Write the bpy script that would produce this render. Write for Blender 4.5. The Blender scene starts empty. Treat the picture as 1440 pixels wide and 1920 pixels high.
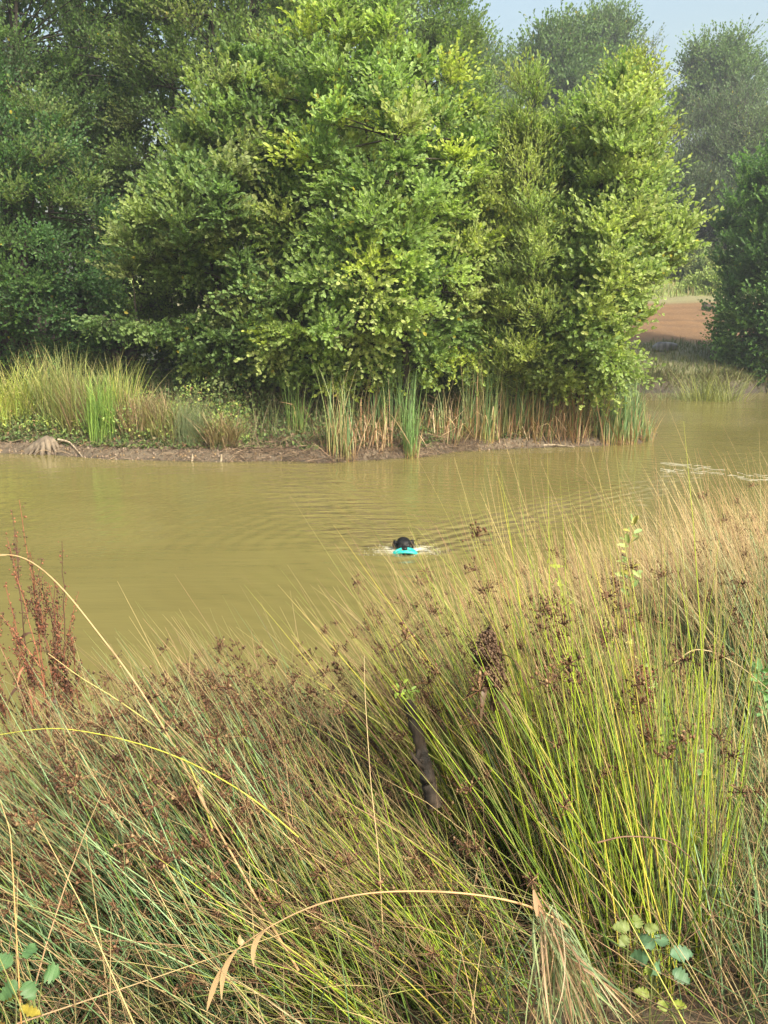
import bpy, math, random
import numpy as np
from mathutils import Vector
rng = np.random.default_rng(7)
random.seed(7)
sc = bpy.context.scene
R = math.radians
# ------------------------------------------------------------------ camera
CAM_H, PITCH, F = 2.6, R(13.5), 1500.0
cam_d = bpy.data.cameras.new('camera')
cam = bpy.data.objects.new('camera', cam_d)
sc.collection.objects.link(cam)
cam.location = (0, 0, CAM_H)
cam.rotation_euler = (R(90) - PITCH, 0, 0)
cam_d.sensor_fit = 'VERTICAL'
cam_d.sensor_height = 24.0
cam_d.lens = 24.0 * F / 1920.0
cam_d.clip_start = 0.05
cam_d.clip_end = 600
sc.camera = cam
# ------------------------------------------------------------------ light
SUN_TO = Vector((0.50, -0.62, 0.80)).normalized()
w = bpy.data.worlds.new('World'); sc.world = w; w.use_nodes = True
wn = w.node_tree.nodes; bg = wn['Background']
sky = wn.new('ShaderNodeTexSky'); sky.sky_type = 'NISHITA'; sky.sun_disc = False
sky.sun_elevation = math.asin(SUN_TO.z)
sky.sun_rotation = math.atan2(SUN_TO.x, SUN_TO.y)
sky.altitude = 0; sky.air_density = 2.0; sky.dust_density = 8.0; sky.ozone_density = 2.5
w.node_tree.links.new(sky.outputs[0], bg.inputs['Color']); bg.inputs['Strength'].default_value = 0.15
sd = bpy.data.lights.new('sun', 'SUN'); sd.energy = 3.8; sd.angle = R(6); sd.color = (1.0, 0.94, 0.84)
sun = bpy.data.objects.new('sun', sd); sc.collection.objects.link(sun)
sun.rotation_euler = (-SUN_TO).to_track_quat('-Z', 'Y').to_euler()
sc.view_settings.view_transform = 'Standard'; sc.view_settings.look = 'None'
sc.view_settings.gamma = 1.0; sc.view_settings.exposure = 1.0
cy = sc.cycles
cy.max_bounces = 6; cy.diffuse_bounces = 3; cy.glossy_bounces = 2; cy.transmission_bounces = 3
cy.transparent_max_bounces = 4; cy.volume_bounces = 0; cy.use_denoising = True
cy.caustics_reflective = False; cy.caustics_refractive = False
# ------------------------------------------------------------------ pixel rays (1440x1920)
cp, sp = math.cos(PITCH), math.sin(PITCH)
def ray(px, py):
    dx, dy = (px - 720) / F, (960 - py) / F
    return dx, cp + dy * sp, -sp + dy * cp
def P(px, py, Y):
    a, b, c = ray(px, py); return (a / b * Y, Y, CAM_H + c / b * Y)
def W(px, py, z=0.0):
    a, b, c = ray(px, py); t = (z - CAM_H) / c; return (a * t, b * t, z)
# ------------------------------------------------------------------ mesh helpers
class Geo:
    def __init__(s): s.v = []; s.c = []; s.q = []; s.t = []; s.n = 0
    def add(s, v, q=None, t=None, c=None):
        v = np.asarray(v, float).reshape(-1, 3); m = len(v)
        c = np.ones((m, 3)) * .5 if c is None else np.broadcast_to(np.asarray(c, float), (m, 3))
        s.v.append(v); s.c.append(c)
        if q is not None and len(q): s.q.append(np.asarray(q, int).reshape(-1, 4) + s.n)
        if t is not None and len(t): s.t.append(np.asarray(t, int).reshape(-1, 3) + s.n)
        s.n += m
    def build(s, name, m, parent=None, smooth=True):
        V = np.concatenate(s.v); C = np.concatenate(s.c)
        Q = np.concatenate(s.q) if s.q else np.zeros((0, 4), int)
        T = np.concatenate(s.t) if s.t else np.zeros((0, 3), int)
        o = None
        off = Vector((0, 0, 0))
        if parent is not None: off = parent.location
        V = V - np.array(off)
        me = bpy.data.meshes.new(name)
        me.vertices.add(len(V)); me.vertices.foreach_set('co', V.astype(np.float32).ravel())
        loops = np.concatenate([Q.ravel(), T.ravel()])
        me.loops.add(len(loops)); me.loops.foreach_set('vertex_index', loops.astype(np.int32))
        ls = np.concatenate([np.arange(len(Q)) * 4, len(Q) * 4 + np.arange(len(T)) * 3])
        me.polygons.add(len(ls)); me.polygons.foreach_set('loop_start', ls.astype(np.int32))
        me.polygons.foreach_set('use_smooth', np.full(len(ls), smooth))
        me.update(calc_edges=True)
        a = me.attributes.new('col', 'FLOAT_COLOR', 'POINT')
        a.data.foreach_set('color', np.concatenate([C, np.ones((len(C), 1))], 1).astype(np.float32).ravel())
        me.materials.append(m)
        o = bpy.data.objects.new(name, me); sc.collection.objects.link(o)
        if parent is not None: o.parent = parent
        return o
def tag(o, label=None, cat=None, group=None, kind=None):
    if label: o['label'] = label
    if cat: o['category'] = cat
    if group: o['group'] = group
    if kind: o['kind'] = kind
    return o
def empty(name, loc, label, cat, group=None):
    o = bpy.data.objects.new(name, None); sc.collection.objects.link(o)
    o.location = loc; o.empty_display_size = .1
    return tag(o, label, cat, group)
def nrmz(a): return a / (np.linalg.norm(a, axis=-1, keepdims=True) + 1e-9)
def tubes(g, C, rad, col, sides=3):
    """C (N,S,3) centre lines, rad (N,S), col (N,S,3)"""
    C = np.asarray(C, float); N, S, _ = C.shape
    rad = np.broadcast_to(rad, (N, S)); col = np.broadcast_to(col, (N, S, 3))
    T = nrmz(np.gradient(C, axis=1))
    ref = np.where(np.abs(T[:, :1, 2:3]) > .9, np.array([1., .2, 0]), np.array([.1, .2, 1.]))
    A = nrmz(np.cross(T, np.broadcast_to(ref, T.shape))); B = np.cross(T, A)
    ang = np.arange(sides) / sides * 2 * np.pi
    V = C[:, :, None] + rad[:, :, None, None] * (np.cos(ang)[:, None] * A[:, :, None] + np.sin(ang)[:, None] * B[:, :, None])
    cc = np.repeat(col[:, :, None], sides, 2)
    idx = np.arange(N * S * sides).reshape(N, S, sides)
    a = idx[:, :-1]; b = idx[:, 1:]
    q = np.stack([a, np.roll(a, -1, 2), np.roll(b, -1, 2), b], -1).reshape(-1, 4)
    g.add(V.reshape(-1, 3), q=q, c=cc.reshape(-1, 3))
def strips(g, C, wid, side, col):
    """flat blades with a slight keel: C (N,S,3), wid (N,S), side (N,3)"""
    N, S, _ = C.shape; col = np.broadcast_to(col, (N, S, 3))
    T = nrmz(np.gradient(C, axis=1)); s = nrmz(side)[:, None]
    s = nrmz(s - (s * T).sum(-1, keepdims=True) * T); n = np.cross(T, s)
    h = wid[:, :, None] * .5
    V = np.stack([C - s * h + n * h * .35, C, C + s * h + n * h * .35], 2)
    idx = np.arange(N * S * 3).reshape(N, S, 3)
    q1 = np.stack([idx[:, :-1, 0], idx[:, :-1, 1], idx[:, 1:, 1], idx[:, 1:, 0]], -1)
    q2 = np.stack([idx[:, :-1, 1], idx[:, :-1, 2], idx[:, 1:, 2], idx[:, 1:, 1]], -1)
    g.add(V.reshape(-1, 3), q=np.concatenate([q1.reshape(-1, 4), q2.reshape(-1, 4)]), c=np.repeat(col[:, :, None], 3, 2).reshape(-1, 3))
def leaves(g, pos, d, n, L, ratio, col, fold=.15):
    N = len(pos); d = nrmz(d); s = nrmz(np.cross(n, d)); n = np.cross(d, s)
    L = np.broadcast_to(L, (N,))[:, None]; Wd = L * ratio
    pts = [(0, 0, 0), (.32, .45, fold), (.74, .40, fold), (1, 0, -.06), (.74, -.40, fold), (.32, -.45, fold)]
    V = np.stack([pos + d * L * a + s * Wd * b + n * Wd * c for a, b, c in pts], 1)
    i = np.arange(N)[:, None] * 6
    q = np.concatenate([i + np.array([0, 1, 2, 3]), i + np.array([0, 3, 4, 5])])
    g.add(V.reshape(-1, 3), q=q, c=np.repeat(col[:, None], 6, 1).reshape(-1, 3))
def beads(g, pos, r, col):
    """small irregular octahedra (seeds, florets)"""
    N = len(pos); k = np.array([[1, 0, 0], [0, 1, 0], [-1, 0, 0], [0, -1, 0], [0, 0, 1.3], [0, 0, -1.3]])
    V = pos[:, None] + np.broadcast_to(r, (N,))[:, None, None] * k[None] * rng.uniform(.6, 1.3, (N, 6, 1))
    t = np.array([[0, 1, 4], [1, 2, 4], [2, 3, 4], [3, 0, 4], [1, 0, 5], [2, 1, 5], [3, 2, 5], [0, 3, 5]])
    g.add(V.reshape(-1, 3), t=(np.arange(N)[:, None, None] * 6 + t).reshape(-1, 3), c=np.repeat(col[:, None], 6, 1).reshape(-1, 3))
def rnd3(n): return nrmz(rng.normal(size=(n, 3)))
def bez(a, b, c, S):
    t = np.linspace(0, 1, S)[None, :, None]
    return a[:, None] * (1 - t) ** 2 + b[:, None] * 2 * t * (1 - t) + c[:, None] * t ** 2
def jit(col, n, v=.2, hue=.06):
    c = np.array(col)[None] * rng.uniform(1 - v, 1 + v, (n, 1)); return np.clip(c * (1 + rng.normal(0, hue, (n, 3))), 0, 1)
def pal(cols, wts, n, v=.2):
    cols = np.array(cols, float); k = rng.choice(len(cols), n, p=np.array(wts) / sum(wts))
    return np.clip(cols[k] * rng.uniform(1 - v, 1 + v, (n, 1)), 0, 1)
def smooth_noise(p, seed, scale):
    r = np.random.default_rng(seed); out = 0
    for k in range(6):
        d = r.normal(size=p.shape[1]); d /= np.linalg.norm(d)
        out = out + np.sin(p @ d / scale * r.uniform(.7, 2.4) + r.uniform(0, 6.28))
    return out / 6
# ------------------------------------------------------------------ materials
def mat(name):
    m = bpy.data.materials.new(name); m.use_nodes = True
    return m, m.node_tree.nodes, m.node_tree.links, m.node_tree.nodes['Principled BSDF']
def leaf_mat(name, trans=.35, rough=.45, spec=.35):
    m, n, l, b = mat(name)
    a = n.new('ShaderNodeAttribute'); a.attribute_name = 'col'
    l.new(a.outputs['Color'], b.inputs['Base Color'])
    b.inputs['Roughness'].default_value = rough; b.inputs['Specular IOR Level'].default_value = spec
    if trans > 0:
        t = n.new('ShaderNodeBsdfTranslucent'); mx = n.new('ShaderNodeMixShader'); mx.inputs[0].default_value = trans
        g = n.new('ShaderNodeMix'); g.data_type = 'RGBA'; g.blend_type = 'MULTIPLY'; g.inputs[0].default_value = 1
        l.new(a.outputs['Color'], g.inputs[6]); g.inputs[7].default_value = (1.25, 1.3, .7, 1)
        l.new(g.outputs[2], t.inputs[0]); l.new(b.outputs[0], mx.inputs[1]); l.new(t.outputs[0], mx.inputs[2])
        l.new(mx.outputs[0], n['Material Output'].inputs[0])
    return m
LEAF = leaf_mat('leaf', .5, .5, .25)
FARLEAF = leaf_mat('far_leaf', .3, .6, .2)
BLADE = leaf_mat('blade', .25, .5, .3)
STEM = leaf_mat('stem', 0, .6, .2)
def bark_mat(name, c1, c2, scale=18, rough=.85, bump=.5):
    m, n, l, b = mat(name)
    tc = n.new('ShaderNodeTexCoord'); mp = n.new('ShaderNodeMapping'); mp.inputs['Scale'].default_value = (1, 1, .25)
    no = n.new('ShaderNodeTexNoise'); no.inputs['Scale'].default_value = scale; no.inputs['Detail'].default_value = 6
    cr = n.new('ShaderNodeValToRGB'); cr.color_ramp.elements[0].color = (*c1, 1); cr.color_ramp.elements[1].color = (*c2, 1)
    cr.color_ramp.elements[0].position = .35; cr.color_ramp.elements[1].position = .68
    bp = n.new('ShaderNodeBump'); bp.inputs['Strength'].default_value = bump; bp.inputs['Distance'].default_value = .02
    l.new(tc.outputs['Object'], mp.inputs[0]); l.new(mp.outputs[0], no.inputs[0]); l.new(no.outputs[0], cr.inputs[0])
    l.new(cr.outputs[0], b.inputs['Base Color']); l.new(no.outputs[0], bp.inputs['Height']); l.new(bp.outputs[0], b.inputs['Normal'])
    b.inputs['Roughness'].default_value = rough
    return m
BARK = bark_mat('bark', (.025, .02, .014), (.085, .07, .052))
DRIFT = bark_mat('driftwood', (.16, .12, .08), (.42, .35, .24), 14)
DARKWOOD = bark_mat('rotten_wood', (.010, .008, .005), (.06, .042, .026), 30)
ROCK = bark_mat('rock', (.06, .06, .06), (.22, .22, .21), 5)
# ------------------------------------------------------------------ terrain
shore_px = [(-700, 835), (-300, 842), (0, 850), (90, 852), (200, 861), (330, 864), (420, 866), (520, 864), (610, 868), (700, 862), (790, 857), (860, 846), (950, 842), (1040, 838), (1120, 836), (1190, 832), (1226, 822), (1215, 806), (1195, 775), (1150, 755), (1000, 735)]
pen = [W(*p)[:2] for p in shore_px] + [(0, 60), (-60, 60), (-60, 16)]
pen = np.array(pen)
def sdist(p, poly):
    a = poly; b = np.roll(poly, -1, 0); d = np.full(len(p), 1e9); ins = np.zeros(len(p), bool)
    for (ax, ay), (bx, by) in zip(a, b):
        e = np.array([bx - ax, by - ay]); v = p - [ax, ay]
        t = np.clip((v @ e) / (e @ e + 1e-12), 0, 1)
        d = np.minimum(d, np.hypot(*(v - t[:, None] * e).T))
        c = ((ay > p[:, 1]) != (by > p[:, 1])) & (p[:, 0] < (bx - ax) * (p[:, 1] - ay) / (by - ay + 1e-12) + ax)
        ins ^= c
    return np.where(ins, d, -d)
def near_shore(x): return np.interp(x, [-8, -2.5, -1, 0, 1, 2, 3, 5, 12], [3.6, 4.0, 4.3, 4.8, 5.5, 6.3, 7.0, 7.6, 8.5])
def back_shore(x): return 29.6 + .35 * np.sin(x * .9) + .2 * np.sin(x * 2.3 + 1)
def ground(x, y):
    x = np.atleast_1d(np.asarray(x, float)); y = np.atleast_1d(np.asarray(y, float)); p = np.stack([x, y], 1)
    dn = near_shore(x) - y
    zn = np.interp(dn, [-1.5, 0, .25, 1.2, 2.6, 5], [-.6, 0, .12, .5, .93, 1.02])
    dp = sdist(p, pen)
    zp = np.interp(dp, [-2, 0, .12, .5, 1.2, 3, 8], [-.6, 0, .10, .30, .45, .62, 1.0])
    db = y - back_shore(x)
    zb = np.interp(db, [-2, 0, .2, .8, 4.4, 6.4, 20.4, 26.4, 40, 110], [-.6, 0, .42, .68, 1.35, 1.65, 3.9, 5.0, 6.5, 9])
    z = np.maximum(np.maximum(zn, zp), zb)
    bump = .035 * smooth_noise(p, 1, .25) + .02 * smooth_noise(p, 2, .08) + .015 * smooth_noise(p, 5, .035)
    return z + bump * np.clip(z * 4 + .3, 0, 1.2)
def gz(x, y): return float(ground(x, y)[0])
def grade(segs):
    out = []
    for a, b, s in segs: out.append(np.arange(a, b, s))
    return np.concatenate(out)
xs = grade([(-70, -14, 2.5), (-14, -8.5, .35), (-8.5, 7.5, .09), (7.5, 16, .35), (16, 72, 2.5)])
ys = grade([(-4, 8.2, .12), (8.2, 14.4, .6), (14.4, 17.2, .06), (17.2, 29, .4), (29, 32, .08), (32, 60, .5), (60, 160, 4)])
X, Y = np.meshgrid(xs, ys); XX, YY = X.ravel(), Y.ravel(); Z = ground(XX, YY)
pp = np.stack([XX, YY], 1)
nz = smooth_noise(pp, 11, .3)[:, None]; nz2 = smooth_noise(pp, 12, 1.3)[:, None]
mud = np.array([.115, .09, .058]); litter = np.array([.085, .06, .035]); soil = np.array([.125, .068, .024]); mead = np.array([.10, .13, .04]); thatch = np.array([.10, .075, .045])
dry = np.array([.26, .2, .11])
col = np.where((YY < 12)[:, None], thatch * (1 + .3 * nz), 0)
h = np.clip((Z - .12) / .2, 0, 1)[:, None]
pc = mud * (1 - h) + litter * h
col = np.where((YY >= 12)[:, None], pc * (1 + .25 * nz), col)
bk = (YY > back_shore(XX) - .3)[:, None]
t1 = np.clip((YY - back_shore(XX) - .12) / .35, 0, 1)[:, None]
bc = mud * .42 * (1 - t1) + (mead * (.8 + .3 * nz) * .6 + dry * .4) * t1
# ploughed strip
a0, a1 = 5.9, 18.6
inx = np.clip((XX - (10.4 + .3 * nz[:, 0])) / .5, 0, 1) * np.clip((27 + .5 * nz[:, 0] - XX) / .6, 0, 1)
iny = np.clip((YY - 29.6 - a0 + .5 * nz[:, 0]) / .8, 0, 1) * np.clip((29.6 + a1 + .6 * nz2[:, 0] - YY) / .8, 0, 1)
ms = (inx * iny)[:, None]
bc = bc * (1 - ms) + soil * (1 + .14 * nz + .25 * smooth_noise(pp * [.4, 2.5], 19, .5)[:, None] + .12 * np.sin(YY * 3.1)[:, None] * .6) * ms
far = np.clip((YY - 50) / 1.5, 0, 1)[:, None]
bc = bc * (1 - far) + np.array([.20, .25, .05]) * (1 + .15 * nz) * far
bc = np.where((YY > 62)[:, None], np.array([.05, .06, .025]), bc)
col = np.where(bk, bc, col)
wet = np.clip(1 - (Z - .0) / .05, 0, 1)[:, None]; col = col * (1 - .45 * wet)
col = np.clip(col, .005, 1)
gm, n, l, b = mat('ground')
a = n.new('ShaderNodeAttribute'); a.attribute_name = 'col'
tc = n.new('ShaderNodeTexCoord'); no = n.new('ShaderNodeTexNoise'); no.inputs['Scale'].default_value = 9; no.inputs['Detail'].default_value = 9; no.inputs['Roughness'].default_value = .7
mr = n.new('ShaderNodeMapRange'); mr.inputs[1].default_value = .3; mr.inputs[2].default_value = .7; mr.inputs[3].default_value = .62; mr.inputs[4].default_value = 1.4
mx = n.new('ShaderNodeMix'); mx.data_type = 'RGBA'; mx.blend_type = 'MULTIPLY'; mx.inputs[0].default_value = 1
l.new(tc.outputs['Object'], no.inputs[0]); l.new(no.outputs[0], mr.inputs[0]); l.new(a.outputs[0], mx.inputs[6]); l.new(mr.outputs[0], mx.inputs[7]); l.new(mx.outputs[2], b.inputs['Base Color'])
bp = n.new('ShaderNodeBump'); bp.inputs['Strength'].default_value = .8; bp.inputs['Distance'].default_value = .06
l.new(no.outputs[0], bp.inputs['Height']); l.new(bp.outputs[0], b.inputs['Normal']); b.inputs['Roughness'].default_value = .85
g = Geo(); ny, nx = X.shape; idx = np.arange(nx * ny).reshape(ny, nx)
q = np.stack([idx[:-1, :-1], idx[:-1, 1:], idx[1:, 1:], idx[1:, :-1]], -1).reshape(-1, 4)
g.add(np.stack([XX, YY, Z], 1), q=q, c=col); tag(g.build('ground', gm), kind='structure')
# ------------------------------------------------------------------ water
DOG = np.array(W(757, 1030)[:2])
wm, n, l, b = mat('water')
b.inputs['Base Color'].default_value = (.30, .245, .07, 1); b.inputs['Roughness'].default_value = .03; b.inputs['IOR'].default_value = 1.33
def M(op, x, y=None, c=False):
    k = n.new('ShaderNodeMath'); k.operation = op; k.use_clamp = c
    for i, v in enumerate((x, y)):
        if v is None: continue
        if isinstance(v, (int, float)): k.inputs[i].default_value = v
        else: l.new(v, k.inputs[i])
    return k.outputs[0]
geo = n.new('ShaderNodeNewGeometry'); sx = n.new('ShaderNodeSeparateXYZ'); l.new(geo.outputs['Position'], sx.inputs[0])
wx, wy = sx.outputs[0], sx.outputs[1]
def noise(sx_, sy_, scale, det=3, off=0):
    mp = n.new('ShaderNodeMapping'); mp.inputs['Scale'].default_value = (sx_, sy_, 1); mp.inputs['Location'].default_value = (off, off, 0)
    no = n.new('ShaderNodeTexNoise'); no.inputs['Scale'].default_value = scale; no.inputs['Detail'].default_value = det
    l.new(geo.outputs['Position'], mp.inputs[0]); l.new(mp.outputs[0], no.inputs[0]); return no.outputs[0]
ddx = M('SUBTRACT', wx, float(DOG[0])); ddy = M('SUBTRACT', wy, float(DOG[1]))
dist = M('SQRT', M('ADD', M('MULTIPLY', ddx, ddx), M('MULTIPLY', ddy, ddy)))
wob = M('MULTIPLY', M('SUBTRACT', noise(1, 1, .8), .5), 1.6)
ring = M('SINE', M('ADD', M('MULTIPLY', dist, 24.0), M('MULTIPLY', wob, 4.0)))
ringa = M('MULTIPLY', ring, M('DIVIDE', .0022, M('ADD', M('MULTIPLY', dist, .35), .5)))
# wake: a V that opens away behind the dog (towards the far bank)
absx = M('ABSOLUTE', M('SUBTRACT', ddx, M('MULTIPLY', ddy, .35)))
edge = M('SUBTRACT', absx, M('MULTIPLY', ddy, .75))
vm = M('MULTIPLY', M('GREATER_THAN', ddy, -.25), M('POWER', 2.718, M('MULTIPLY', M('MULTIPLY', edge, edge), -1.6)))
vm = M('MULTIPLY', vm, M('POWER', 2.718, M('MULTIPLY', dist, -.30)))
chop = M('MULTIPLY', M('SUBTRACT', noise(.55, 1.8, 3.2, 3), .5), M('MULTIPLY', vm, .20))
fine = M('MULTIPLY', M('SUBTRACT', noise(.35, 2.2, 5.0, 2, 3), .5), .0035)
finer = M('MULTIPLY', M('SUBTRACT', noise(.6, 2.0, 16.0, 2, 9), .5), .0016)
# ruffled patch far right
gx = W(1255, 782)
rx = M('DIVIDE', M('SUBTRACT', wx, gx[0] + .3), 1.9); ry = M('DIVIDE', M('SUBTRACT', wy, gx[1]), 2.0)
rm = M('POWER', 2.718, M('MULTIPLY', M('ADD', M('MULTIPLY', rx, rx), M('MULTIPLY', ry, ry)), -1.2))
ruf = M('MULTIPLY', M('SUBTRACT', noise(.8, 1.3, 7.0, 3, 5), .5), M('MULTIPLY', rm, .06))
arm = M('MULTIPLY', M('SINE', M('ADD', M('MULTIPLY', edge, 22.0), M('MULTIPLY', wob, 5.0))), M('MULTIPLY', vm, .022))
swell = M('MULTIPLY', M('SUBTRACT', noise(.3, 1.1, 1.6, 2, 6), .5), .022)
hgt = M('ADD', M('ADD', arm, swell), M('ADD', M('ADD', M('ADD', ringa, chop), M('ADD', fine, finer)), ruf))
bp = n.new('ShaderNodeBump'); bp.inputs['Strength'].default_value = 1; bp.inputs['Distance'].default_value = 1.0
l.new(hgt, bp.inputs['Height']); l.new(bp.outputs[0], b.inputs['Normal'])
# silt clouds in the water (colour of the water itself)
cl = noise(.5, .9, .45, 4, 2)
mrr = n.new('ShaderNodeMapRange'); mrr.inputs[1].default_value = .3; mrr.inputs[2].default_value = .7; mrr.inputs[3].default_value = 0; mrr.inputs[4].default_value = 1
l.new(cl, mrr.inputs[0])
mc = n.new('ShaderNodeMix'); mc.data_type = 'RGBA'; l.new(mrr.outputs[0], mc.inputs[0])
# churned froth round the swimming dog
fx = M('DIVIDE', M('SUBTRACT', ddx, .04), .42); fy = M('DIVIDE', M('ADD', ddy, .02), .24)
fm = M('POWER', 2.718, M('MULTIPLY', M('ADD', M('MULTIPLY', fx, fx), M('MULTIPLY', fy, fy)), -1.0))
ft = M('ADD', M('MULTIPLY', fm, 1.1), M('MULTIPLY', M('SUBTRACT', noise(.7, 1.6, 14, 4, 1), .5), 1.5))
fmask = M('MULTIPLY', M('SUBTRACT', ft, .55), 1.7, True)
mf = n.new('ShaderNodeMix'); mf.data_type = 'RGBA'; l.new(fmask, mf.inputs[0]); mf.inputs[7].default_value = (.52, .52, .42, 1)
mc.inputs[6].default_value = (.122, .106, .036, 1); mc.inputs[7].default_value = (.150, .130, .046, 1)
l.new(mc.outputs[2], mf.inputs[6]); l.new(mf.outputs[2], b.inputs['Base Color'])
g = Geo()
gx_ = np.linspace(-70, 70, 60); gy_ = np.concatenate([np.linspace(2.2, 34, 60), [45, 60]])
A_, B_ = np.meshgrid(gx_, gy_); idx = np.arange(A_.size).reshape(A_.shape)
g.add(np.stack([A_.ravel(), B_.ravel(), np.zeros(A_.size)], 1), q=np.stack([idx[:-1, :-1], idx[:-1, 1:], idx[1:, 1:], idx[1:, :-1]], -1).reshape(-1, 4))
tag(g.build('pond_water', wm), kind='structure')
# ------------------------------------------------------------------ trees
def in_poly(p, poly):
    return sdist(p, poly)
def tree(name, label, base, poly_px, Y0, T, n_cl, n_tw, leafL, cols, wts, ratio=.75, cl_r=.5, up=.35, stems=1, trunk_r=.12, leafn=9, lm=None, front=.6, group=None, droop=0.0, limbs=9, tw_r=.004, seed=1, bark=None, sep=.62, spread=1.0, vary=.27, flat=.6, cat='tree', voff=0, ctl=.55):
    global rng
    rng = np.random.default_rng(seed)
    lm = lm or LEAF; bark = bark or BARK
    base = np.array(base, float)
    poly = np.array([[P(a, b_, Y0)[0], P(a, b_, Y0)[2]] for a, b_ in poly_px])
    lo, hi = poly.min(0), poly.max(0)
    pts = rng.uniform(lo, hi, (n_cl * 40, 2)); d = sdist(pts, poly); ok = d > cl_r * .35
    pts, d = pts[ok], d[ok]
    t = np.minimum(T, 1.15 * d + .15)
    yy = np.where(rng.random(len(d)) < front, -t * rng.uniform(.55, 1.0, len(d)), t * rng.uniform(-.6, 1.0, len(d)))
    C = np.stack([pts[:, 0] * (Y0 + yy * 0) / Y0, Y0 + yy, pts[:, 1]], 1)
    # keep clumps apart so that dark gaps remain
    keep = []; md = cl_r * sep
    for i in range(len(C)):
        if len(keep) >= n_cl: break
        if not keep or np.min(np.sum((C[keep] - C[i]) ** 2, 1)) > md * md: keep.append(i)
    if len(keep) < n_cl: keep = keep + list(rng.integers(0, len(C), n_cl - len(keep)))
    C = C[keep]; n_cl = len(C)
    ctr = np.array([poly[:, 0].mean(), Y0 + T * .3, lo[1] + (hi[1] - lo[1]) * .35])
    out = nrmz(C - ctr); ax = nrmz(out * .8 + np.array([0, 0, up]) + rnd3(n_cl) * .35)
    # limbs
    g = Geo()
    hub = [int(np.argmax(C[:, 2]))]
    while len(hub) < min(limbs, n_cl):
        dd = np.min([np.linalg.norm(C - C[k], axis=1) for k in hub], 0); hub.append(int(np.argmax(dd)))
    ends = C[hub] * .68 + np.array([base[0] * .5 + ctr[0] * .5, Y0 + .3 * T, 0]) * .32; ends[:, 2] = C[hub][:, 2] * .9 + ctr[2] * .1; nb = len(hub)
    b0 = np.repeat(base[None], nb, 0) + np.concatenate([rng.normal(0, .12 * (stems > 1) * min(stems, 4) * .5, (nb, 2)), np.zeros((nb, 1))], 1)
    mid = b0 * (1 - ctl) + ends * ctl; mid[:, :2] = b0[:, :2] * .62 + ends[:, :2] * .38; mid[:, 2] = b0[:, 2] * .35 + ends[:, 2] * .65
    LB = bez(b0, mid, ends, 12); LB[:, 1:-1] += rng.normal(0, .035 * cl_r, (nb, 10, 3))
    tt = np.linspace(0, 1, 12); rr = trunk_r * (.75 if stems > 1 else .6) * (1 - tt) ** .8 + .006
    tubes(g, LB, rr[None] * rng.uniform(.6, 1.1, (nb, 1)), np.array([.06, .05, .035]), 6)
    if stems == 1:
        top = ends[:1]; tr = bez(base[None], (base[None] * .5 + top * .5) * np.array([1, 1, 1]), top, 14)
        tubes(g, tr, trunk_r * (1 - np.linspace(0, 1, 14))[None] ** .7 + .01, np.array([.06, .05, .035]), 8)
    LP = LB[:, 3:].reshape(-1, 3)
    src = np.zeros((n_cl, 3))
    for i in range(n_cl):
        dv = np.linalg.norm(LP - C[i], axis=1) + np.where(LP[:, 2] > C[i, 2] + .1, 3., 0); src[i] = LP[np.argmin(dv)]
    start = C - ax * cl_r * .6
    BR = bez(src, (src + start) / 2 + np.array([0, 0, .12]) * cl_r, start, 6)
    tubes(g, BR, np.linspace(.022, .008, 6)[None] * max(1, cl_r * 1.6), np.array([.06, .05, .035]), 4)
    root = empty(name, tuple(base), label, cat, group)
    # twigs
    NT = n_cl * n_tw
    ci = np.repeat(np.arange(n_cl), n_tw)
    size = rng.uniform(1 - vary, 1 + vary * 1.1, n_cl)[ci]
    tdir = nrmz(ax[ci] * .9 + rnd3(NT) * np.array([1, 1, flat]) * .95 * spread)
    ts = start[ci] + rnd3(NT) * (cl_r * .22)
    te = ts + tdir * (cl_r * rng.uniform(.6, 1.35, NT) * size)[:, None]
    tm = (ts + te) / 2 + np.array([0, 0, -.1 * cl_r + 0]) + rng.normal(0, .05 * cl_r, (NT, 3))
    te[:, 2] -= droop * cl_r * rng.uniform(.3, 1, NT)
    TW = bez(ts, tm, te, 4)
    if tw_r: tubes(g, TW, np.linspace(tw_r, tw_r * .4, 4)[None], np.array([.09, .07, .035]), 3)
    g.build('trunk', bark, root)
    # leaves along the twigs
    u = np.linspace(.15, 1.0, leafn)[None] + rng.uniform(-.05, .05, (NT, leafn)); u = np.clip(u, 0, 1)
    pos = ts[:, None] * (1 - u)[..., None] ** 2 + tm[:, None] * (2 * u * (1 - u))[..., None] + te[:, None] * (u ** 2)[..., None]
    pos = pos.reshape(-1, 3); N = len(pos)
    td = np.repeat(nrmz(te - ts), leafn, 0)
    ld = nrmz(td * .8 + rnd3(N) * .65 + [0, 0, .25])
    ln = nrmz(np.array([0, -.12, .45]) + np.repeat(out[ci], leafn, 0) * .6 + rnd3(N) * .5)
    ccl = pal(cols, wts, n_cl, .12)
    lc = np.repeat(ccl[ci], leafn, 0) * rng.uniform(.8, 1.2, (N, 1)) * (1 + rng.normal(0, .025, (N, 3)))
    ye = rng.random(N) < .004; lc[ye] = np.array([.38, .34, .05])
    g = Geo(); leaves(g, pos - ld * leafL * .1, ld, ln, leafL * rng.uniform(.6, 1.2, N), ratio, np.clip(lc, .004, 1)); g.build('crown', lm, root, smooth=False)
    return root
def base_at(px, Yb): 
    x = P(px, 700, Yb)[0]; return (x, Yb, gz(x, Yb) - .05)
G1 = [(.32, .43, .12), (.27, .39, .12), (.43, .52, .11), (.20, .31, .095), (.37, .44, .15)]
G2 = [(.21, .31, .10), (.17, .27, .09), (.29, .38, .12), (.25, .31, .12)]
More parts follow.
